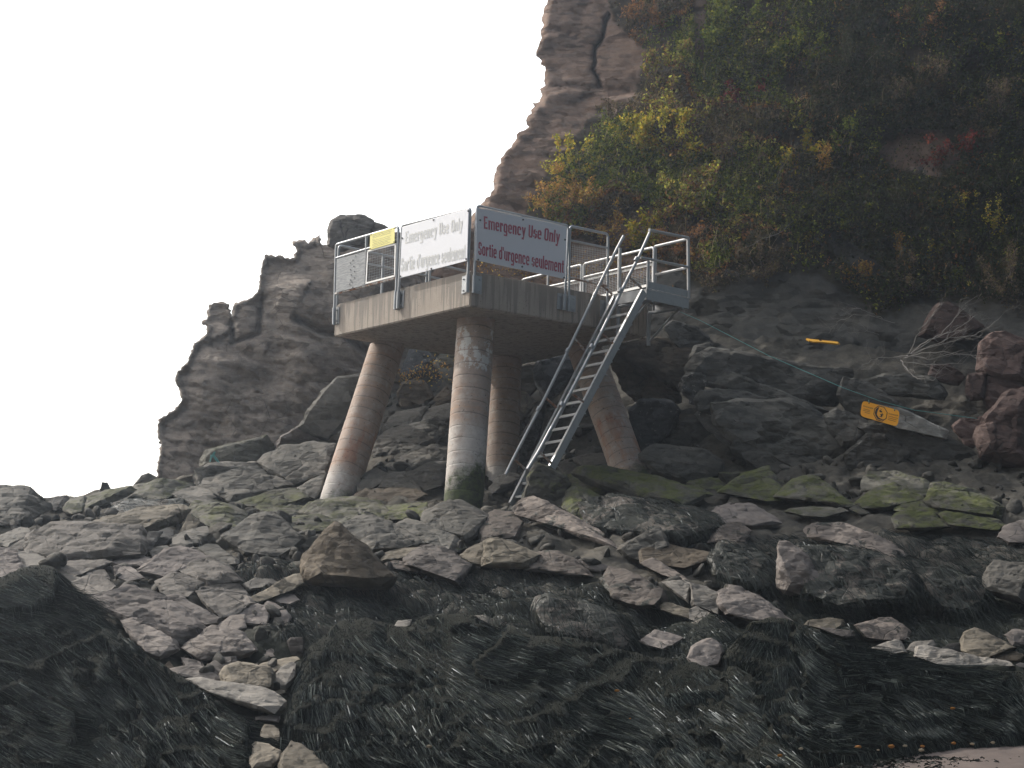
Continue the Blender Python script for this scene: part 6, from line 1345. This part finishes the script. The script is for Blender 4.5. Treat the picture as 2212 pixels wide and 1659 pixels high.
sg = empty('danger_sign', onf(FO, 0, oq[3])); tag(sg, 'orange danger sign with a black octagon hanging from the turquoise rope', 'sign')
cor = [np.array(q) for q in oq]; rq = []
for i in range(4):
    a, b, c = cor[i - 1], cor[i], cor[(i + 1) % 4]; u = unit(a - b); w = unit(c - b)
    for k in range(5): s = k / 4; rq.append(tuple((1 - s) ** 2 * (b + u * 9) + 2 * s * (1 - s) * b + s * s * (b + w * 9)))
m = MB(); m.slab([onf(FO, 0, q) for q in rq], -nO * 0.012); part(m, 'panel', M['orange'], sg)
def poly_on(fc, off, pts, name, mat, root, th=0.001):
    m = MB(); m.slab([onf(fc, off, p) for p in pts], -fc[2] * th); return part(m, name, mat, root)
octo = [(1050, 465), (1300, 530), (1440, 770), (1395, 1040), (1205, 1175), (945, 1105), (815, 850), (860, 590)]; oc = np.mean(octo, 0)
def band(a, b, name):
    m = MB(); n = len(octo); O = [onf(FO, 0.003, Zs(*(oc + (np.array(q) - oc) * a))) for q in octo]; I = [onf(FO, 0.003, Zs(*(oc + (np.array(q) - oc) * b))) for q in octo]
    m.add(O + I, [(i, (i + 1) % n, n + (i + 1) % n, n + i) for i in range(n)]); part(m, name, M['black'], sg)
band(1.0, 0.90, 'octagon_outline')
poly_on(FO, 0.004, [Zs(*q) for q in [(1080, 530), (1000, 700), (965, 860), (1050, 1000), (1180, 1060), (1290, 1080), (1195, 1105), (990, 1060), (900, 900), (875, 780), (925, 620), (1010, 555)]], 'cliff_pictogram', M['black'], sg)
for q in ([(1070, 690), (1120, 660), (1180, 700), (1210, 760), (1150, 770), (1085, 740)], [(1110, 600), (1160, 630), (1200, 670), (1150, 650)], [(1095, 880), (1150, 840), (1210, 845), (1280, 880), (1215, 895), (1195, 960), (1160, 990), (1140, 960), (1080, 965), (1085, 940), (1145, 925), (1150, 890)], [(1195, 810), (1225, 810), (1225, 840), (1195, 840)]):
    poly_on(FO, 0.004, [Zs(*p) for p in q], 'falling_person_pictogram', M['black'], sg)
lettering('DANGER', FO, 0.004, [Zs(375, 455), Zs(825, 580), Zs(810, 635), Zs(370, 510)], M['orangeink'], sg, 0.03, 0.7)
lettering('DANGER', FO, 0.004, [Zs(1490, 790), Zs(1915, 890), Zs(1905, 945), Zs(1480, 845)], M['orangeink'], sg, 0.03, 0.7)
for x, y, w in ((375, 600, 290), (350, 660, 320), (430, 755, 220), (1480, 920, 420), (1480, 1000, 360), (1460, 1070, 340)):
    poly_on(FO, 0.004, [Zs(x, y), Zs(x + w, y + w * .26), Zs(x + w, y + w * .26 + 22), Zs(x, y + 22)], 'printed_line', M['orangeink'], sg)
for x, y in ((620, 330), (1750, 650)): poly_on(FO, 0.004, [Zs(x - 25, y - 10), Zs(x + 25, y), Zs(x + 20, y + 70), Zs(x - 20, y + 60)], 'hole', M['black'], sg)
m = MB()
for x, y, x2, y2 in ((620, 330, 600, 215), (1750, 650, 1760, 560)): m.tube([onf(FO, 0.01, Zs(x, y)), onf(FO, 0.015, Zs(x2, y2))], 0.008, 6)
part(m, 'tie', M['cord'], sg)
# the sign lying flat on the slope, seen edge on
Zf = lambda x, y: ((3200 + x * 200 / 2212) * .54004, (1330 + y * 200 / 2212) * .54004)
dpt = lambda p: U(*p, 42.1)
fq = [(265, 262), (330, 240), (470, 285), (820, 310), (1100, 345), (1480, 380), (1690, 415), (1775, 495)]; bq = [(1660, 492), (1100, 425), (800, 405), (560, 400), (400, 345)]
m = MB(); top = [U(*Zf(*q), 42.25) for q in fq]; bot = [U(*Zf(*q), 41.95) for q in bq]
ring = top + bot; m.slab(ring, np.array([0, 0.02, -0.03]))
M['fadedorange'] = painted('faded_orange_board', (0.50, 0.26, 0.012), streak=0.2); o = m.build('fallen_sign', M['fadedorange'], None); tag(o, 'fallen orange sign board lying edge-on across the dark slope', 'sign')
m2 = MB(); m2.slab([U(*Zf(*q), 41.93) for q in ((830, 320), (930, 330), (1000, 375), (870, 365))], np.array([0, -0.002, 0.001])); a = part(m2, 'scuff', M['black'], o)
# frayed turquoise cord on the tilted slab
m = MB(); r = np.random.default_rng(3); e = lambda x, y: U(276.5 + x / 4, 810 + y / 4, 43.15)
for pts in ([(745, 665), (740, 700), (765, 730), (785, 768)], [(740, 690), (720, 715), (705, 750)], [(735, 675), (745, 705), (772, 735), (790, 765)], [(710, 700), (735, 695), (760, 705)], [(745, 670), (730, 690), (715, 705), (720, 725)], [(750, 672), (755, 690), (740, 705)]):
    m.tube([e(*p) + r.normal(0, 0.01, 3) for p in pts], 0.018, 5)
tag(m.build('frayed_cord', M['cord'], None), 'frayed knot of turquoise cord lying on the tilted flat-faced slab', 'rope')

# ================================================================== plants of the cliff
t = NT('autumn_leaf'); ac = t.n('ShaderNodeAttribute', attribute_name='Col').outputs['Color']
t.fin(ac, 0.8, None, **{'Specular IOR Level': 0.08}); tr = t.n('ShaderNodeBsdfTranslucent'); t.l(ac, tr.inputs[0]); mx = t.n('ShaderNodeMixShader'); mx.inputs[0].default_value = 0.5
t.l(t.b.outputs[0], mx.inputs[1]); t.l(tr.outputs[0], mx.inputs[2]); t.l(mx.outputs[0], t.out.inputs[0]); M['leaf'] = t.m
t = NT('twig_bark'); p = t.pos(); M['twig'] = t.fin(t.mix(t.noise(p, 8, 3), (0.075, 0.055, 0.045), (0.15, 0.12, 0.10)), 0.85)
t = NT('dead_grey_wood'); p = t.pos(); M['deadwood'] = t.fin(t.mix(t.noise(p, 6, 3), (0.075, 0.068, 0.064), (0.16, 0.15, 0.14)), 0.8)
PAL = {'green': [(0.10, 0.13, 0.02), (0.16, 0.19, 0.03), (0.07, 0.10, 0.02), (0.22, 0.22, 0.03)], 'yellow': [(0.42, 0.36, 0.04), (0.34, 0.33, 0.05), (0.22, 0.22, 0.03), (0.46, 0.30, 0.04)],
       'gold': [(0.44, 0.25, 0.06), (0.36, 0.19, 0.05), (0.25, 0.14, 0.045), (0.40, 0.30, 0.07)], 'rust': [(0.25, 0.11, 0.045), (0.18, 0.085, 0.04), (0.30, 0.16, 0.055), (0.14, 0.085, 0.05)],
       'red': [(0.18, 0.03, 0.025), (0.13, 0.028, 0.025), (0.22, 0.06, 0.035), (0.09, 0.04, 0.03)], 'dark': [(0.020, 0.030, 0.010), (0.03, 0.036, 0.012), (0.038, 0.03, 0.016), (0.045, 0.045, 0.014)],  # dark leaves also carry the painted shade of the slope's right side
       'brown': [(0.10, 0.075, 0.05), (0.14, 0.10, 0.06), (0.08, 0.06, 0.04), (0.12, 0.10, 0.04)], 'mix': [(0.17, 0.18, 0.04), (0.34, 0.28, 0.055), (0.22, 0.11, 0.05), (0.12, 0.09, 0.04), (0.32, 0.33, 0.06)]}
def leaf_mesh(cen, size, r, pal, spread_up=0.3):
    N = len(cen); a = r.normal(size=(N, 3)); a[:, 2] += spread_up; a /= np.linalg.norm(a, axis=1, keepdims=True) + 1e-9
    b = np.cross(a, r.normal(size=(N, 3))); b /= np.linalg.norm(b, axis=1, keepdims=True) + 1e-9; n = np.cross(a, b)
    s = (size * r.uniform(0.55, 1.35, N))[:, None]
    V = np.stack([cen - a * s, cen + b * s * .55 + n * s * .18 - a * s * .1, cen + a * s * 1.05, cen - b * s * .55 + n * s * .18 - a * s * .1], 1).reshape(-1, 3)
    Q = np.arange(4 * N).reshape(-1, 4); c = np.array(PAL[pal]); col = c[r.integers(0, len(c), N)] * r.uniform(0.6, 1.35, (N, 1))
    return V, Q, np.repeat(np.c_[col, np.ones(N)], 4, axis=0)
def twig_mesh(paths, radii):
    """thin three-sided tubes, vectorised per twig"""
    VS, QS = [], []; off = 0; an = np.array([0, 2.094, 4.189]); ca, sa = np.cos(an), np.sin(an)
    for P, rad in zip(paths, radii):
        P = np.asarray(P); K = len(P); d = np.gradient(P, axis=0); d /= np.linalg.norm(d, axis=1, keepdims=True) + 1e-9
        u = np.cross(d, np.array([0.31, 0.77, 0.55])); u /= np.linalg.norm(u, axis=1, keepdims=True) + 1e-9; w = np.cross(d, u)
        rr = rad * np.linspace(1, 0.35, K)
        V = P[:, None] + rr[:, None, None] * (ca[None, :, None] * u[:, None] + sa[None, :, None] * w[:, None]); VS.append(V.reshape(-1, 3))
        k = np.arange(K - 1)[:, None] * 3; j = np.arange(3)[None]; q = np.stack([k + j, k + (j + 1) % 3, k + 3 + (j + 1) % 3, k + 3 + j], -1).reshape(-1, 4); QS.append(q + off); off += K * 3
    return np.vstack(VS), np.vstack(QS)
def shrub(name, label, px, py, rad, pal, nleaf, leaf=0.036, cat='shrub', tall=1.0, lean=(0.0, -0.25, 1.0), nst=14, upright=False, tw=0.011, matl='twig'):
    """a shrub rooted on the cliff below (px, py): stems that fork, leaves in clumps on the twigs"""
    r = np.random.default_rng(int(px * 7 + py * 13))
    d = cliff_depth(px, py + rad * 30)[0]; base = U(px, py + rad * 55, d + 0.05)
    ctr = U(px, py, min(d, cliff_depth(px, py)[0]) - 0.55 * rad)
    paths, rads, tips = [], [], []
    for k in range(nst):
        v = r.normal(size=3) * np.array([1, .55, .8]); v = v / np.linalg.norm(v) * rad * r.uniform(.6, 1.05); v[2] *= tall
        if upright: v = np.array([r.normal(0, .45) * rad, r.normal(0, .25) * rad - .1, rad * tall * r.uniform(.6, 1.1)])
        tip = ctr + v; m = base + (tip - base) * 0.45 + r.normal(0, .10, 3) * rad + np.array([0, -.08, .12]) * rad; b0 = base + r.normal(0, .12, 3) * rad * np.array([1, .3, .3])
        s = np.linspace(0, 1, 7)[:, None]; P = (1 - s) ** 2 * b0 + 2 * s * (1 - s) * m + s * s * tip; P += r.normal(0, .018, P.shape) * rad * s
        paths.append(P); rads.append(tw * r.uniform(.7, 1.4))
        for j in range(3):
            i = r.integers(3, 7); q = P[i]; e = q + (unit(r.normal(size=3) + np.array([0, -.2, .5])) * .7 + unit(v) * .3) * rad * r.uniform(.18, .42); mm = (q + e) / 2 + r.normal(0, .04, 3) * rad
            B = np.array([q, q + (mm - q) * .6, mm, mm + (e - mm) * .5, e]); paths.append(B); rads.append(tw * .55); tips.append(B)
        tips.append(P[3:])
    V, Q = twig_mesh(paths, rads)
    root = empty(name, base); tag(root, label, cat, 'autumn shrubs and plants on the cliff')
    o = mesh_obj('stems', V, Q, M[matl], None); attach(o, root)
    if nleaf:
        T = np.vstack(tips); i = r.integers(0, len(T), nleaf); cl = T[i] + r.normal(0, .075, (nleaf, 3)) * max(rad, .5) * np.array([1, .8, 1])
        V, Q, C = leaf_mesh(cl, leaf, r, pal); o = mesh_obj('foliage', V, Q, M['leaf'], None, cols=C); attach(o, root)
    return root
SH = [  # label, px, py, radius (m), palette, leaves, extra
 ('yellow-green shrub hanging below the bare brown rock face', 1470, 235, .95, 'mix', 1500),
 ('olive shrub between the cliff crack and the green crown at the top', 1440, 130, .8, 'mix', 1000),
 ('reddish brown thicket at the top beside the cliff crack', 1400, 40, .75, 'rust', 900),
 ('leafy green shrub at the top of the cliff, right of the pale streak', 1590, 60, 1.0, 'green', 1700),
 ('dark green shrub below the green one at the top', 1620, 150, .95, 'dark', 1300),
 ('bright green upright shrub with sunlit tips in the upper thicket', 1725, 110, .75, 'green', 900),
 ('shrub with bright red leaves high in the middle of the slope', 1615, 195, .55, 'red', 750),
 ('smaller red-leaved shrub below the bright red one', 1575, 230, .38, 'red', 330),
 ('large yellow-green bush in the centre of the slope', 1450, 310, 1.05, 'yellow', 2000),
 ('green and yellow bush left of the large yellow-green one', 1370, 290, .75, 'yellow', 900),
 ('small pale yellow sprig at the left of the slope', 1275, 335, .22, 'yellow', 160),
 ('sparse yellow bush hugging the left rim of the cliff', 1230, 345, .7, 'yellow', 700),
 ('golden brown bush just above the bleached sign', 1200, 425, .75, 'gold', 1100),
 ('golden bush above the red lettered sign', 1265, 430, .75, 'gold', 1100),
 ('rusty bush above the right end of the red lettered sign', 1235, 480, .6, 'rust', 700),
 ('orange and yellow bush above the wire mesh guardrail', 1320, 490, .65, 'gold', 650),
 ('olive bush with fine twigs below the large yellow-green bush', 1500, 410, 1.0, 'mix', 1500),
 ('brown twiggy bush in the middle of the slope', 1590, 340, .9, 'brown', 900),
 ('yellow and orange bush behind the ladder top', 1400, 500, .6, 'yellow', 650),
 ('rust coloured bush directly above the landing', 1470, 520, .7, 'rust', 750),
 ('dim olive bush right of the landing', 1570, 500, .9, 'dark', 1100),
 ('brown bush drooping over the dark slope right of the landing', 1640, 560, .7, 'brown', 700),
 ('golden-stemmed shrub in the right half of the slope', 1740, 330, .8, 'yellow', 900),
 ('dark bush under the golden-stemmed shrub', 1700, 430, .9, 'dark', 1100),
 ('bright green leafy patch above the bare slab on the right', 1850, 470, .6, 'green', 700),
 ('green shrub left of the bare reddish rock', 1840, 320, .75, 'green', 850),
 ('dark green shrub at the upper right of the slope', 1850, 130, 1.1, 'dark', 1500),
 ('rust coloured shrub high on the right of the slope', 1990, 40, .8, 'rust', 900),
 ('brown shrub in the shade above the bare reddish rock', 1990, 190, 1.0, 'brown', 1100),
 ('yellow-green shrub at the top right picture edge', 2195, 85, .75, 'green', 1000),
 ('dark red shrub spreading over the bare reddish rock', 2060, 330, .75, 'red', 600),
 ('dim brown thicket at the right picture edge', 2150, 250, 1.0, 'brown', 1000),
 ('dark olive shrub right of the dark red one', 2170, 400, .9, 'dark', 900),
 ('low dark bush under the bare reddish rock', 1960, 450, .8, 'dark', 800),
 ('orange weedy plant at the foot of the slope above the dead bush', 1850, 590, .4, 'gold', 350),
 ('low brown bush behind the dead bush', 1980, 600, .7, 'brown', 600),
 ('brown bush at the right picture edge above the red boulder', 2170, 600, .8, 'brown', 700),
 ('dim mossy bush between the bare slab and the brown thicket', 2050, 520, .7, 'dark', 700),
 ('brown scrub on the left rim under the loose grey stones', 1330, 240, .5, 'brown', 350),
 ('leafless grey shrub in the middle of the slope', 1650, 270, .6, 'brown', 60),
]
VEG = [(1165, 400), (1215, 330), (1300, 225), (1375, 190), (1395, 110), (1330, 50), (1310, -10), (1320, -60), (2460, -60), (2460, 650), (2120, 655), (1990, 650), (1900, 690), (1840, 640), (1760, 590), (1640, 590), (1530, 640), (1470, 590), (1330, 540), (1180, 500), (1130, 460)]
BARE = [[(1890, 322), (1935, 300), (1955, 275), (2035, 282), (2080, 335), (2030, 385), (1925, 365)], [(1765, 490), (1810, 500), (1920, 585), (1870, 600), (1800, 545)], [(1310, 470), (1400, 430), (1430, 480), (1350, 540), (1310, 520)], [(1300, 190), (1370, 175), (1370, 205), (1320, 260)], [(1500, -60), (1530, -60), (1520, 140), (1500, 110)]]
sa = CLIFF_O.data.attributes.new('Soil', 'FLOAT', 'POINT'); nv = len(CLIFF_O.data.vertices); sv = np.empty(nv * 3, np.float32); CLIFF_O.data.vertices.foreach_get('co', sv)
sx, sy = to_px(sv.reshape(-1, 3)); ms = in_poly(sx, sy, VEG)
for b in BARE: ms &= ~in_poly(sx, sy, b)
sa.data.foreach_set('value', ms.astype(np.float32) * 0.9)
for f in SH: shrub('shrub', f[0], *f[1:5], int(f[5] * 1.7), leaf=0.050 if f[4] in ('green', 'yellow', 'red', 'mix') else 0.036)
GR = [('tall golden flower spike, leftmost of the pair at the right of the slope', 2055, 470, .3, 'gold'), ('tall yellow-green flower spike right of the golden one', 2085, 480, .42, 'yellow'), ('yellow-green leafy spike near the right picture edge', 2140, 510, .5, 'yellow'), ('short orange flower spikes on the lower slope', 1945, 560, .35, 'gold'),
      ('orange flower spikes beside the bare slab', 1865, 605, .3, 'gold'), ('yellow goldenrod clump above the red boulder', 2010, 570, .35, 'yellow'), ('small bright green plant above the dark reddish boulder', 2070, 610, .25, 'green'), ('pale golden stems in front of the brown twiggy bush', 1790, 380, .45, 'gold')]
for lab, px, py, rad, pal in GR: shrub('flower_spikes', lab, px, py, rad, pal, 420, leaf=0.03, cat='plant', tall=1.6, upright=True, nst=7, tw=.008)

# undergrowth: leaves, dry grass and bare twigs too many to count
r = np.random.default_rng(21); N = 500000
X = r.uniform(1120, 2460, N); Y = r.uniform(-60, 700, N); m = in_poly(X, Y, VEG)
for b in BARE: m &= ~in_poly(X, Y, b) | (r.random(N) < 0.06)
dens = fbm(np.stack([X / 60, Y / 60, X * 0], -1), 3, 4); vd = seg_dist(X, Y, VEG); m &= r.random(N) < np.clip(vd / 75, 0.05, 1) ** 1.3; m &= dens > r.normal(-0.55, 0.25, N); X = X[m]; Y = Y[m]
gd = clid(X, Y); gi = np.round(np.stack([X, Y], -1) / 12)
# nearest carved depth on a coarse raster
rx = np.arange(1100, 2470, 12); ry = np.arange(-72, 710, 12); RX, RY = np.meshgrid(rx, ry); RD = cliff_depth(RX.ravel(), RY.ravel()).reshape(RX.shape)
dd = RD[np.clip(((Y + 72) / 12).round().astype(int), 0, len(ry) - 1), np.clip(((X - 1100) / 12).round().astype(int), 0, len(rx) - 1)]
cen3 = U(X, Y, dd - np.abs(r.normal(0, .36, len(X))) - 0.04)
sel = fbm(np.stack([X / 110, Y / 90, X * 0 + 4], -1), 3, 8); dark = np.clip((X - 1500) / 350, 0, 1)  # darker leaves towards the right: the slope's shade put into leaf colour
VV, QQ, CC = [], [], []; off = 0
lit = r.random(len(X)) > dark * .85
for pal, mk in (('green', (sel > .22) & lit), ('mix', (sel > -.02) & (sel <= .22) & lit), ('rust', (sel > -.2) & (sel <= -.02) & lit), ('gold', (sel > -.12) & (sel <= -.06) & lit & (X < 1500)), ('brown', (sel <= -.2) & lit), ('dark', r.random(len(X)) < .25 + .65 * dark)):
    c = cen3[mk]
    if not len(c): continue
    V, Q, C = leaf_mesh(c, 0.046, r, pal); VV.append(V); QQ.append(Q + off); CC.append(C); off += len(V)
# dry grass and stalks
i = r.integers(0, len(X), 11000); b0 = cen3[i]; L = r.uniform(.15, .55, len(i))[:, None]; up = np.array([0.05, -0.35, 0.9]) + r.normal(0, .35, (len(i), 3)); up /= np.linalg.norm(up, axis=1, keepdims=True)
path = [b0, b0 + up * L * .5, b0 + up * L * .8 + np.array([.02, -.06, -.02]), b0 + up * L + np.array([.05, -.12, -.08])]
gc = np.array([[.16, .12, .06], [.22, .17, .09], [.10, .08, .05], [.30, .25, .16], [.12, .13, .04]])[r.integers(0, 5, len(i))]; sh = r.random(len(i)) < dark[i] * .9; gc[sh] = np.array([[.035, .03, .02], [.05, .04, .025], [.03, .035, .012]])[r.integers(0, 3, sh.sum())]  # blades on the right recoloured near black, shade painted into the grass
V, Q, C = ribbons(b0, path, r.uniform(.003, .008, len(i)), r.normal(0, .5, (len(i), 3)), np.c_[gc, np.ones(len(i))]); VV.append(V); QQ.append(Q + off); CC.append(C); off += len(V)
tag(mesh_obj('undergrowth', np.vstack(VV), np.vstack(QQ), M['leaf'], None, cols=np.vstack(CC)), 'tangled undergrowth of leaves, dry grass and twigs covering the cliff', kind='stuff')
# scraps of plants under the platform, on the rocks behind it
r = np.random.default_rng(8); X = np.r_[r.normal(935, 22, 160), r.normal(880, 14, 90), r.normal(1150, 70, 500), r.normal(1290, 60, 500)]; Y = np.r_[r.normal(800, 16, 160), r.normal(815, 8, 90), r.normal(575, 14, 500), r.normal(585, 14, 500)]
D = cliff_depth(X, Y) - 0.5; D[:250] = 45.5
V, Q, C = leaf_mesh(U(X, Y, D), .035, r, 'gold'); tag(mesh_obj('low_plants', V, Q, M['leaf'], None, cols=C), 'low golden plants growing in the rock cracks behind the platform', kind='stuff')

# the dead bush over the ledge
def dead_bush(label, anchors, lab2=None):
    paths, rads = [], []; r = np.random.default_rng(len(anchors) * 17)
    for pts, dep, rad in anchors:
        P = np.array([U(*p, d) for p, d in zip(pts, np.linspace(dep[0], dep[1], len(pts)))]); s = np.linspace(0, len(P) - 1, 4 * len(P)); i = np.clip(s.astype(int), 0, len(P) - 2); f = (s - i)[:, None]; f = f * f * (3 - 2 * f) * .5 + f * .5
        Q_ = P[i] * (1 - f) + P[i + 1] * f; Q_ += r.normal(0, .012, Q_.shape); rad = rad * .5; paths.append(Q_); rads.append(rad)
        for k in range(6):
            a = Q_[r.integers(len(Q_) // 3, len(Q_))]; dirn = unit(unit(P[-1] - P[0]) + r.normal(0, .55, 3)); ln = r.uniform(.25, .75); B = np.array([a, a + dirn * ln * .35 + r.normal(0, .03, 3), a + dirn * ln * .7 + r.normal(0, .05, 3), a + dirn * ln + r.normal(0, .06, 3)]); paths.append(B); rads.append(rad * .38)
            for j in range(2):
                e = B[2] + unit(dirn + r.normal(0, .8, 3)) * r.uniform(.12, .3); paths.append(np.array([B[1 + j], (B[1 + j] + e) / 2 + r.normal(0, .02, 3), e])); rads.append(rad * .25)
    V, Q = twig_mesh(paths, rads); o = mesh_obj('dead_bush', V, Q, M['deadwood'], None); tag(o, label, 'dead bush'); return o
hx = lambda x, y: (1659 + x / 4, 648 + y / 4)
dead_bush('bare bleached grey bush sprawling over the ledge by the red boulders', [
 ([hx(1200, 480), hx(1400, 340), hx(1600, 270), hx(1800, 130)], (41.6, 40.6), .035), ([hx(1180, 500), hx(1500, 290), hx(1620, 150), hx(1720, 50)], (41.6, 41.0), .03), ([hx(1090, 495), hx(1250, 480), hx(1400, 520), hx(1700, 430)], (41.2, 40.3), .032),
 ([hx(1150, 520), hx(1210, 610), hx(1290, 680), hx(1445, 688)], (41.2, 40.0), .035), ([hx(1200, 470), hx(1500, 380), hx(1800, 300), hx(1990, 170)], (41.6, 40.4), .03), ([hx(1210, 460), hx(1290, 300), hx(1310, 260), hx(1430, 110)], (41.8, 41.2), .026),
 ([hx(1180, 500), hx(1350, 450), hx(1600, 460), hx(1850, 480)], (41.4, 40.0), .026), ([hx(1150, 500), hx(960, 500), hx(820, 560)], (41.4, 40.8), .022), ([hx(1180, 540), hx(1400, 560), hx(1680, 550)], (41.2, 40.2), .022), ([hx(1220, 480), hx(1560, 330), hx(1860, 300)], (41.6, 40.2), .024)])
dead_bush('wispy grey twigs arching over the dark slope left of the dead bush', [([hx(1100, 200), hx(880, 130), hx(740, 130), hx(600, 190), hx(520, 290)], (43.2, 42.0), .02), ([hx(1000, 160), hx(860, 100), hx(760, 70), hx(600, 10)], (43.2, 42.4), .018), ([hx(960, 300), hx(860, 270), hx(720, 290)], (42.8, 42.0), .014)])
dead_bush('thin silvery branches hanging in the shade right of the landing', [([(1720, 470), (1690, 500), (1640, 520), (1590, 545)], (45.4, 44.2), .018), ([(1660, 420), (1690, 360), (1710, 330)], (46.5, 45.6), .014), ([(1500, 555), (1560, 580), (1600, 590)], (45.6, 44.8), .014)])

# ================================================================== added thin volume standing in for lens glare
m = MB(); lo = (-158, -48, -9.0); hi = (158, 168, 34.0)
v = [(a, b, c) for a in (lo[0], hi[0]) for b in (lo[1], hi[1]) for c in (lo[2], hi[2])]
m.add(v, [(0, 1, 3, 2), (4, 6, 7, 5), (0, 4, 5, 1), (2, 3, 7, 6), (0, 2, 6, 4), (1, 5, 7, 3)])
hm = bpy.data.materials.new('veil'); hm.use_nodes = True; hm.node_tree.nodes.clear()
pv = hm.node_tree.nodes.new('ShaderNodeVolumePrincipled'); pv.inputs['Density'].default_value = 0.0010; pv.inputs['Color'].default_value = (0.74, 0.85, 1.0, 1); pv.inputs['Anisotropy'].default_value = 0.75
ho = hm.node_tree.nodes.new('ShaderNodeOutputMaterial'); hm.node_tree.links.new(pv.outputs[0], ho.inputs['Volume'])
tag(m.build('veil', hm, None), 'added haze in the air over the shore', kind='stuff')
